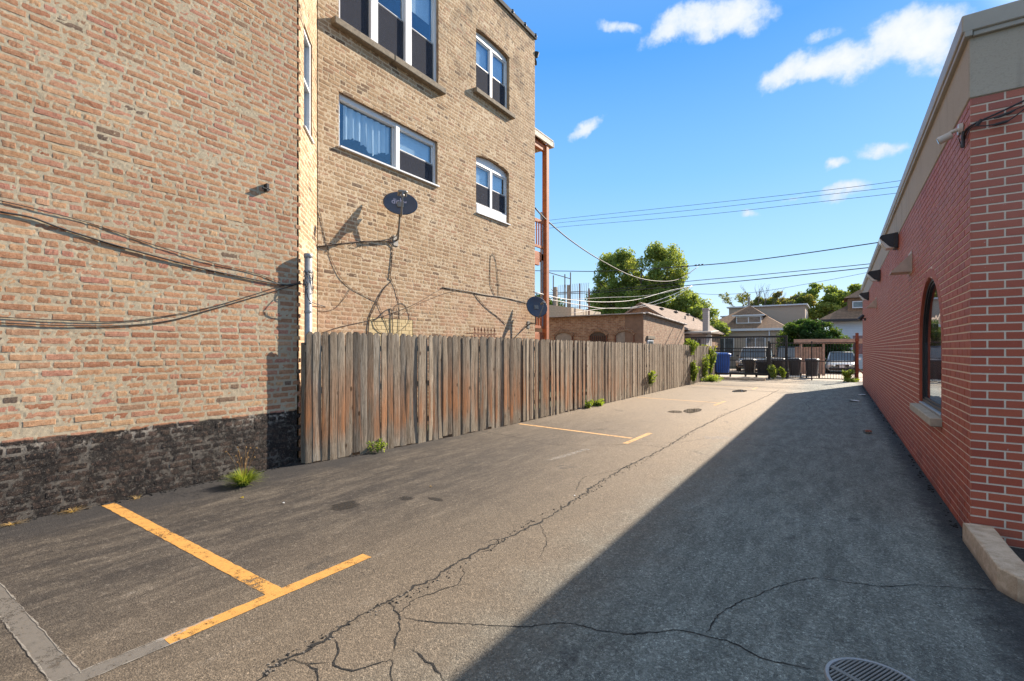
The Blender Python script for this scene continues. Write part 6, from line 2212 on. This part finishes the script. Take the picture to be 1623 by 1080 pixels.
# ------------------------------------------------------------------ foliage
def leaves(name, centers, radii, n, size, mat, parent, seed, squash=0.8, up=0.35, gaps=0.0, hue=None):
    g = np.random.default_rng(seed)
    C = np.asarray(centers, float); Rd = np.asarray(radii, float)
    wts = Rd ** 2; wts = wts / wts.sum()
    idx = g.choice(len(C), n, p=wts)
    d = g.normal(size=(n, 3)); d /= np.linalg.norm(d, axis=1)[:, None]
    r = g.random(n) ** 0.42
    P = C[idx] + d * (r * Rd[idx])[:, None] * np.array([1, 1, squash])
    nr = g.normal(size=(n, 3)) + d * 0.5 + np.array([0, 0, up]); nr /= np.linalg.norm(nr, axis=1)[:, None]
    a = np.cross(nr, g.normal(size=(n, 3))); a /= np.linalg.norm(a, axis=1)[:, None]
    b_ = np.cross(nr, a)
    s = (size * (0.6 + 0.8 * g.random(n)))[:, None]
    V = np.stack([P - a * s, P - b_ * s * 0.55 + nr * s * 0.12, P + a * s, P + b_ * s * 0.55 + nr * s * 0.12], 1).reshape(-1, 3)
    F = np.arange(4 * n).reshape(-1, 4)
    tone = g.random(len(C))[idx] * 0.45 + g.random(n) * 0.4
    tone += 0.15 * (d[:, 2] > 0.2)
    if hue is not None:
        tone = tone * (1 - hue[1]) + hue[0] * hue[1]
    return np_mesh(name, V, F, mat, parent=parent, attr=np.repeat(np.clip(tone, 0, 1), 4), smooth=False)


def crown_centers(lobes, n, seed, rmin=0.4, rmax=0.9, shell=0.55):
    g = random.Random(seed); C = []; Q = []
    tot_ = sum(l[3] * l[4] for l in lobes)
    for l in lobes:
        k = max(3, int(n * l[3] * l[4] / tot_))
        for _ in range(k):
            th = g.uniform(0, 2 * math.pi); ph = math.acos(g.uniform(-0.85, 1)); r = g.uniform(shell, 1.0)
            C.append((l[0] + l[3] * r * math.sin(ph) * math.cos(th), l[1] + l[3] * r * math.sin(ph) * math.sin(th) * (l[5] if len(l) > 5 else 1), l[2] + l[4] * r * math.cos(ph)))
            Q.append(g.uniform(rmin, rmax))
    return C, Q


def tree(name, label, base, trunk_h, trunk_r, lobes, ncl, nleaf, size, mat, seed, group=None, rmin=0.4, rmax=0.9, squash=0.8, limbs=14, hue=None, cat='tree'):
    t = thing(name, label, cat, (base[0], base[1], 0), group)
    C, Q = crown_centers(lobes, ncl, seed, rmin, rmax)
    m = MB(); g = random.Random(seed + 1)
    b0 = Vector((base[0], base[1], 0)); top = Vector((base[0] + g.uniform(-.2, .2), base[1], trunk_h))
    m.tube(smooth_path([b0, b0.lerp(top, 0.5) + Vector((0.08, 0, 0)), top], 4), [trunk_r * (1.25 - 0.5 * i / 8) for i in range(9)], 10)
    for c_ in g.sample(C, min(limbs, len(C))):
        e = Vector(c_); mid = top.lerp(e, 0.5) + Vector((g.uniform(-.3, .3), g.uniform(-.3, .3), g.uniform(-0.1, 0.5)))
        P_ = smooth_path([top - Vector((0, 0, 0.3)), mid, e], 4)
        m.tube(P_, [trunk_r * 0.55 * (1 - 0.9 * i / (len(P_) - 1)) + 0.01 for i in range(len(P_))], 6)
    m.build('trunk', M_bark, t)
    leaves('crown', C, Q, nleaf, size, mat, t, seed, squash, hue=hue)
    return t


TG = 'trees beyond the houses'
tree('maple_tree', 'big full green maple tree with two tall crown peaks beyond the brick garage', (-15.0, 45), 3.6, 0.32,
     [(-17.9, 45, 8.2, 2.5, 2.9), (-18.3, 45, 6.2, 2.6, 2.2), (-13.6, 45, 8.6, 2.2, 2.7), (-13.3, 45.3, 6.0, 3.0, 2.6), (-15.5, 45, 6.0, 3.2, 2.4), (-11.3, 45.6, 4.6, 2.4, 2.0), (-14.0, 45, 10.0, 1.0, 1.3), (-18.8, 45, 9.7, 0.9, 1.1), (-17.0, 45, 10.0, 0.8, 1.0)],
     480, 76000, 0.11, M_leaf, 3, TG, rmin=0.28, rmax=0.72, squash=1.15, limbs=34)
tree('evergreen_bush', 'dense dark green rounded bush tree between the tan bungalow and the silver car', (-1.7, 40.5), 1.2, 0.15,
     [(-2.1, 40.5, 2.4, 1.35, 1.35), (-0.9, 40.5, 2.2, 1.3, 1.3), (-0.1, 40.6, 1.8, 1.0, 1.1), (-2.9, 40.7, 2.0, 0.8, 1.0), (-1.5, 40.5, 1.3, 1.9, 1.1)],
     210, 52000, 0.065, M_leafdark, 5, TG, rmin=0.25, rmax=0.5, squash=0.9)
tree('street_tree', 'sparse yellowing tree with autumn leaves over the tan bungalow', (-5.6, 62), 5.0, 0.2,
     [(-5.3, 62, 6.9, 1.8, 1.0), (-3.6, 62, 6.6, 1.6, 0.9), (-7.9, 62, 6.9, 0.8, 0.5)],
     46, 6500, 0.14, M_leafrust, 7, TG, rmin=0.3, rmax=0.6, squash=0.7)
tree('street_tree', 'rounded mid-green tree right of the bungalow against the sky', (-1.6, 64), 4.0, 0.25,
     [(-2.3, 64, 6.6, 2.3, 2.2), (-0.2, 64, 6.2, 2.0, 2.0), (-3.6, 63, 5.5, 1.7, 2.0)],
     80, 14000, 0.15, M_leaf, 9, TG, rmin=0.4, rmax=0.8, squash=0.75)
tree('street_tree', 'bushy green tree just left of the white-sided house dormer', (1.4, 66), 4.0, 0.25,
     [(1.0, 66, 7.0, 1.8, 2.0), (2.6, 66, 6.6, 1.6, 2.2)],
     50, 9000, 0.15, M_leaf, 13, TG, rmin=0.4, rmax=0.75, squash=0.75)
tree('street_tree', 'small green tree showing between the porch posts and the fence spikes', (-19.5, 34), 3.5, 0.2,
     [(-19.8, 34, 4.6, 1.8, 1.4)], 24, 3500, 0.13, M_leafdark, 17, TG, rmin=0.4, rmax=0.7)
tree('street_tree', 'low green tree filling the gap left of the bungalow', (-10.2, 44), 2.0, 0.2,
     [(-10.0, 44, 4.0, 1.4, 1.7), (-9.2, 44.5, 3.2, 1.2, 1.2)], 34, 6500, 0.12, M_leaf, 19, TG, rmin=0.35, rmax=0.7)
# bare-topped tree
t = thing('bare_tree', 'thin nearly bare tree with a fan of twigs above the bungalow', 'tree', (-7.2, 60, 0), TG)
m = MB(); g = random.Random(12)
m.tube([(-7.2, 60, 0), (-7.25, 60, 5.2)], [0.2, 0.11], 8)
tips = []


def branch(p, d, L_, r, k):
    q = p + d * L_
    mid = p.lerp(q, 0.5) + Vector((g.uniform(-1, 1), g.uniform(-1, 1), 0)) * L_ * 0.06
    m.tube([p, mid, q], [r, r * 0.8, r * 0.6], 5, cap=False)
    tips.append(q)
    if k:
        for _ in range(3):
            d2 = (d + Vector((g.uniform(-.6, .6), g.uniform(-.6, .6), g.uniform(-.1, .5)))).normalized()
            branch(p.lerp(q, g.uniform(0.5, 1)), d2, L_ * g.uniform(0.55, 0.8), r * 0.55, k - 1)


for k in range(7):
    a = -1.0 + 2.0 * k / 6
    branch(Vector((-7.25, 60, 4.9)), Vector((math.sin(a), g.uniform(-.3, .3), math.cos(a))).normalized(), g.uniform(1.5, 2.2), 0.05, 3)
m.build('trunk', M_bark, t)
leaves('crown', [tuple(q) for q in tips if q.x < -7.6 or g.random() < 0.15], [0.22] * len([1 for q in tips if q.x < -7.6]) + [0.22] * (10 ** 4) if False else [0.22] * 1, 1, 0.1, M_leafrust, t, 1) if False else None
tl = [tuple(q) for q in tips if q.x < -7.7 and q.z < 8.0]
leaves('crown', tl, [0.25] * len(tl), 900, 0.10, M_leafrust, t, 21)


# weeds
def weed(label, base, height, spread, nst, nleaf, size, mat, seed, cat='weed', flower=0, lean=(0, 0), group='weeds growing along the fence and gate'):
    g = random.Random(seed)
    t = thing('weed_plant', label, cat, (base[0], base[1], 0), group)
    m = MB(); C = []; Q = []
    for k in range(nst):
        th = g.uniform(0, 6.28); rr_ = g.uniform(0.2, 1) * spread; h = height * g.uniform(0.6, 1)
        p0 = Vector((base[0] + g.uniform(-.05, .05), base[1] + g.uniform(-.1, .1), base[2] if len(base) > 2 else 0))
        p2 = p0 + Vector((rr_ * math.cos(th) + lean[0] * h, rr_ * math.sin(th) + lean[1] * h, h))
        P_ = smooth_path([p0, p0.lerp(p2, 0.5) + Vector((0, 0, h * 0.12)), p2], 4)
        m.tube(P_, 0.004, 5)
        for i, q in enumerate(P_[2:]):
            C.append(tuple(q)); Q.append(0.035 + spread * 0.13)
    m.build('stem', material('weed_stem', color=(0.14, 0.19, 0.05), rough=0.7), t)
    leaves('foliage', C, Q, nleaf, size, mat, t, seed, 1.0)
    if flower:
        tp = sorted(C, key=lambda q: -q[2])[:flower]
        leaves('blossom', tp, [0.07] * len(tp), flower * 26, 0.022, M_flower, t, seed + 5, 1.0)
    return t


weed('small leafy green weed at the foot of the nearest fence boards', (-5.74, 4.86), 0.20, 0.09, 6, 150, 0.022, M_leafweed, 41)
weed('flat clump of bright weeds at the fence foot half way along', (-5.44, 12.4), 0.16, 0.30, 12, 420, 0.035, M_leafweed, 42)
weed('smaller clump of weeds at the fence foot just before the flat clump', (-5.46, 11.7), 0.20, 0.16, 7, 200, 0.035, M_leafweed, 47)
weed('green weed sprouting out between fence boards above the ground', (-5.40, 16.7, 0.25), 0.55, 0.2, 9, 420, 0.04, M_leafweed, 43)
weed('tall yellow-green weed against the far part of the fence', (-5.30, 22.2), 1.0, 0.28, 12, 900, 0.05, M_leafweed, 44)
weed('leafy vine mass tumbling over the top of the fence', (-5.45, 22.3, 1.2), 0.85, 0.35, 14, 1100, 0.05, M_leafweed, 45)
weed('vine covering the last fence boards with yellow blossom on top', (-5.5, 26.3), 1.75, 0.34, 26, 2600, 0.05, M_leafweed, 46, flower=9)
weed('pale climbing vine beside the flowering vine', (-5.35, 24.6), 1.35, 0.30, 16, 900, 0.045, M_leafweed, 51)
weed('low weeds carpeting the corner under the flowering vine', (-5.15, 24.8), 0.22, 0.8, 26, 900, 0.045, M_leafweed, 52)
weed('tall green weeds at the iron gate post', (-2.75, 28.2), 0.75, 0.30, 20, 1500, 0.045, M_leaf, 48)
weed('yellow-green weed right of the gate post weeds', (-2.35, 28.2), 0.62, 0.18, 9, 500, 0.045, M_leafweed, 49)
weed('weeds growing at the foot of the rusty gate post', (0.35, 28.2), 0.55, 0.28, 14, 700, 0.045, M_leafweed, 50)
weed('low grass clump under the sliding gate by the rusty post', (0.55, 28.0), 0.14, 0.45, 16, 500, 0.04, M_leafweed, 53)


# grass tufts: blades as real bent strips
def blades(name, label, base, n, hmin, hmax, spread, wdt, mat, seed, cat='grass tuft', group=None, heads=0):
    g = random.Random(seed)
    t = thing(name, label, cat, (base[0], base[1], 0), group)
    V = []; F = []; A = []
    for k in range(n):
        th = g.uniform(0, 6.283); r0 = spread * 0.22 * math.sqrt(g.random())
        h = g.uniform(hmin, hmax); out = spread * g.uniform(0.15, 1.0)
        p0 = Vector((base[0] + r0 * math.cos(th), base[1] + r0 * math.sin(th), 0))
        dr = Vector((math.cos(th), math.sin(th), 0)); sd_ = Vector((-dr.y, dr.x, 0))
        tone = g.random(); ns = 6
        o = len(V)
        for i in range(ns + 1):
            u = i / ns
            c_ = p0 + dr * out * u ** 1.6 + Vector((0, 0, h * (u - 0.42 * u * u * (out / spread) * 1.3)))
            w_ = wdt * (1 - u ** 1.5) + 0.0004
            V += [tuple(c_ - sd_ * w_), tuple(c_ + sd_ * w_)]; A += [tone, tone]
        F += [(o + 2 * i, o + 2 * i + 1, o + 2 * i + 3, o + 2 * i + 2) for i in range(ns)]
    np_mesh('blades', np.array(V), np.array(F), mat, parent=t, attr=A, smooth=True)
    if heads:
        m = MB()
        for k in range(heads):
            th = g.uniform(0, 6.283); o_ = spread * g.uniform(0.2, 0.75); h = hmax * g.uniform(1.05, 1.75)
            p0 = Vector((base[0], base[1], 0)); p2 = p0 + Vector((o_ * math.cos(th), o_ * math.sin(th), h))
            P_ = smooth_path([p0, p0.lerp(p2, .5) + Vector((0, 0, h * .1)), p2, p2 + Vector((0.02 * math.cos(th), 0.02 * math.sin(th), -0.008))], 4)
            m.tube(P_, [0.0014] * (len(P_) - 4) + [0.0035, 0.006, 0.005, 0.002], 5)
        m.build('seed_heads', M_straw, t)
    return t


blades('grass_tuft', 'bright green grass tuft with seed heads at the foot of the black painted base', (-5.62, 2.86), 520, 0.10, 0.24, 0.24, 0.0055, M_leafweed, 61, heads=14)
SG = 'dry straw tufts along the black painted base'
blades('straw_tuft', 'dry straw tuft farthest left in the corner of the black base', (-6.06, 1.07), 60, 0.015, 0.04, 0.13, 0.0018, M_straw, 62, 'straw', SG)
blades('straw_tuft', 'larger dry straw tuft left of the yellow line', (-6.06, 1.48), 90, 0.02, 0.06, 0.15, 0.0018, M_straw, 63, 'straw', SG)
blades('straw_tuft', 'thin dry straw tuft right of the yellow line', (-6.03, 1.98), 30, 0.015, 0.05, 0.11, 0.0015, M_straw, 64, 'straw', SG)


def leaf_one(label, x, y, s, mat, rz, cat='leaf', name='fallen_leaf', group='fallen leaves on the asphalt'):
    V = []; n = 10
    for k in range(n):
        th = 2 * math.pi * k / n
        r = s * (1 if k % 2 == 0 else 0.72)
        V.append((x + r * math.cos(th + rz), y + r * 0.7 * math.sin(th + rz), 0.006 + 0.4 * s * abs(math.sin(th * 1.0)) ** 2))
    V.append((x, y, 0.008))
    F = [(k, (k + 1) % n, n) for k in range(n)]
    o = MB().add(V, F).build(name, mat, loc=(x, y, 0))
    return tag(o, label, cat, group)


leaf_one('yellow fallen leaf in front of the grass tuft', -5.14, 2.60, 0.024, M_flower, 0.5)
leaf_one('small pale leaf on the asphalt beyond the dark oil spots', -3.80, 4.0, 0.020, M_straw, 1.2)
leaf_one('tiny white paper scrap between the grass tuft and the oil spots', -4.62, 2.74, 0.02, M_paper, 0.3, 'litter', 'paper_scrap', 'white paper litter on the asphalt')
leaf_one('white paper scrap near the puddle-side crack', -2.30, 4.6, 0.016, M_paper, 1.3, 'litter', 'paper_scrap', 'white paper litter on the asphalt')
for (x, y_, s, lab) in ((0.66, 20.0, 0.13, 'crumpled white paper at the foot of the red wall'), (0.40, 17.6, 0.16, 'flattened white paper in the shadow farther down the lane')):
    m = MB(); g = random.Random(int(s * 100))
    n = 12; V = [(x, y_, 0.05)]
    for k in range(n):
        th = 6.283 * k / n; r = s * g.uniform(0.6, 1.1)
        V.append((x + r * math.cos(th), y_ + r * 1.3 * math.sin(th), g.uniform(0.005, 0.05)))
    m.add(V, [(0, 1 + k, 1 + (k + 1) % n) for k in range(n)])
    tag(m.build('paper_scrap', M_paper, loc=(x, y_, 0)), lab, 'litter', 'white paper litter on the asphalt')
m = MB(); m.tube([(0.40, 11.0, 0.035), (0.50, 11.06, 0.035)], 0.033, 12)
tag(m.build('drink_can', M_chrome), 'small crushed drink can lying in the shaded lane', 'can')
g = random.Random(77)
m = MB()
for k in range(220):
    y_ = g.uniform(5.2, 25.5)
    x = 0.87 - abs(g.gauss(0, 0.022)); s = g.uniform(0.004, 0.013)
    m.box((x, y_, s * 0.3), (s * 2, s * 2, s), Matrix.Rotation(g.uniform(0, 3), 3, 'Z'), bev=s * 0.2)
for k in range(90):
    y_ = g.uniform(0.6, 3.7); s = g.uniform(0.005, 0.014)
    m.box((-6.08 + abs(g.gauss(0, 0.03)), y_, s * 0.3), (s * 2, s * 2, s), Matrix.Rotation(g.uniform(0, 3), 3, 'Z'), bev=s * 0.2)
for k in range(380):
    y_ = 1.25 + 12 * g.random() ** 1.6
    x = -2.26 + 0.03 * math.sin(y_ * 3) + g.gauss(0, 0.022); s = g.uniform(0.002, 0.0065)
    m.box((x, y_, s * 0.4), (s * 2, s * 2, s), Matrix.Rotation(g.uniform(0, 3), 3, 'Z'), bev=s * 0.2, mat=g.choice((0, 1)))
tag(m.build('gravel', [M_crack, M_crackdust], loc=(0, 0, 0)), 'crumbs of dark asphalt gathered along the wall feet', 'gravel', kind='stuff')

# ------------------------------------------------------------------ overhead lines
OH = {
'utilA': (0.016, 0, 'topmost of the three thin parallel power lines high over the alley', [(-44, 44, 16.3), (-30.61, 44.0, 15.33), (-22.78, 44.0, 14.91), (-10.43, 44.0, 14.2), (-1.11, 44.0, 13.71), (6.16, 44.0, 13.54), (20, 44, 13.6)]),
'utilB': (0.016, 0, 'middle of the three thin parallel power lines high over the alley', [(-44, 44, 15.9), (-30.61, 44.0, 14.91), (-22.78, 44.0, 14.53), (-10.43, 44.0, 13.76), (-1.11, 44.0, 13.37), (6.16, 44.0, 13.11), (20, 44, 13.2)]),
'utilC': (0.016, 0, 'lowest of the three thin parallel power lines high over the alley', [(-44, 44, 15.4), (-30.61, 44.0, 14.49), (-22.78, 44.0, 14.08), (-10.43, 44.0, 13.26), (-1.11, 44.0, 12.88), (6.16, 44.0, 12.68), (20, 44, 12.8)]),
'mainA': (0.028, 0, 'thick dark utility cable crossing behind the maple tree top', [(-32, 33, 9.4), (-22.95, 33.0, 8.16), (-16.94, 32.71, 7.47), (-13.81, 32.54, 7.17), (-8.42, 32.2, 6.92), (-3.96, 31.86, 6.86), (1.82, 31.3, 7.08), (4.34, 31.0, 7.26), (14, 30, 8.2)]),
'mainB': (0.020, 0, 'thin upper of two close dark cables in line with the tree middle', [(-24, 33, 6.1), (-17.09, 33.0, 5.93), (-13.92, 32.8, 5.84), (-8.06, 32.37, 5.96), (-3.97, 32.0, 5.97), (1.43, 31.4, 6.02), (4.34, 31.0, 6.10), (14, 30, 6.5)]),
'mainC': (0.026, 0, 'thicker lower of two close dark cables in line with the tree middle', [(-24, 33.3, 5.9), (-17.24, 33.3, 5.83), (-14.04, 33.1, 5.74), (-7.73, 32.63, 5.73), (-4.01, 32.3, 5.75), (1.44, 31.7, 5.87), (4.38, 31.3, 5.94), (14, 30, 6.3)]),
'faint': (0.012, 0, 'faint thin sagging line in front of the bare tree', [(-8.75, 36.0, 5.59), (-6.84, 36.0, 5.37), (-4.47, 36.0, 5.39), (-1.59, 36.0, 5.72), (1.49, 36.0, 6.17), (4.5, 36.0, 6.76), (14, 36, 9)]),
'dropA': (0.022, 0, 'long drooping service cable from the wing corner across the maple tree', [(-7.04, 11.6, 5.51), (-7.53, 13.09, 5.58), (-8.32, 16.33, 5.63), (-8.81, 20.06, 5.55), (-8.88, 24.21, 5.37), (-8.6, 27.53, 5.45), (-8.14, 30.43, 5.87), (-7.58, 33.0, 6.95)]),
'dropB': (0.014, 1, 'pale drooping cable starting behind the smaller dish', [(-7.28, 12.0, 3.2), (-8.53, 16.48, 3.45), (-9.18, 21.64, 3.81), (-9.15, 25.94, 4.3), (-8.67, 30.25, 5.18), (-8.02, 33.2, 5.75)]),
'dropC': (0.018, 1, 'pale thick cable drooping lowest over the garage roof', [(-11.5, 20.0, 3.95), (-11.2, 23.07, 3.87), (-10.75, 25.34, 3.84), (-9.94, 28.18, 4.12), (-8.89, 31.01, 4.92), (-8.02, 33.2, 5.75)]),
'dropD': (0.012, 1, 'pale thin cable drooping over the gable roof', [(-10.7, 21.0, 3.30), (-10.35, 24.39, 3.76), (-9.69, 27.46, 3.98), (-8.75, 30.54, 4.63), (-8.0, 33.2, 5.75)]),
'dropE': (0.012, 1, 'pale thin cable hanging above the security fence', [(-11.72, 23.0, 4.19), (-10.99, 25.89, 4.51), (-10.07, 28.53, 4.76), (-9.17, 30.63, 5.1), (-8.02, 33.2, 5.75)]),
}
for k, (r_, pale, lab, pts) in OH.items():
    m = MB(); m.tube(smooth_path(pts, 8), r_, 6)
    tag(m.build('overhead_line', M_cablewhite if pale else M_cable, smooth=True), lab, 'overhead line', 'overhead lines across the sky')
m = MB()
rr = random.Random(3)
for x in (-8.4, -8.1, -7.6, -7.4, -7.2):
    m.tube([(x, 32.2, 6.92), (x + 0.12, 32.2, 6.93)], 0.05, 8)
tag(m.build('cable_clamps', M_cable), 'small dark clamps strung on the thick dark utility cable', 'cable clamps')
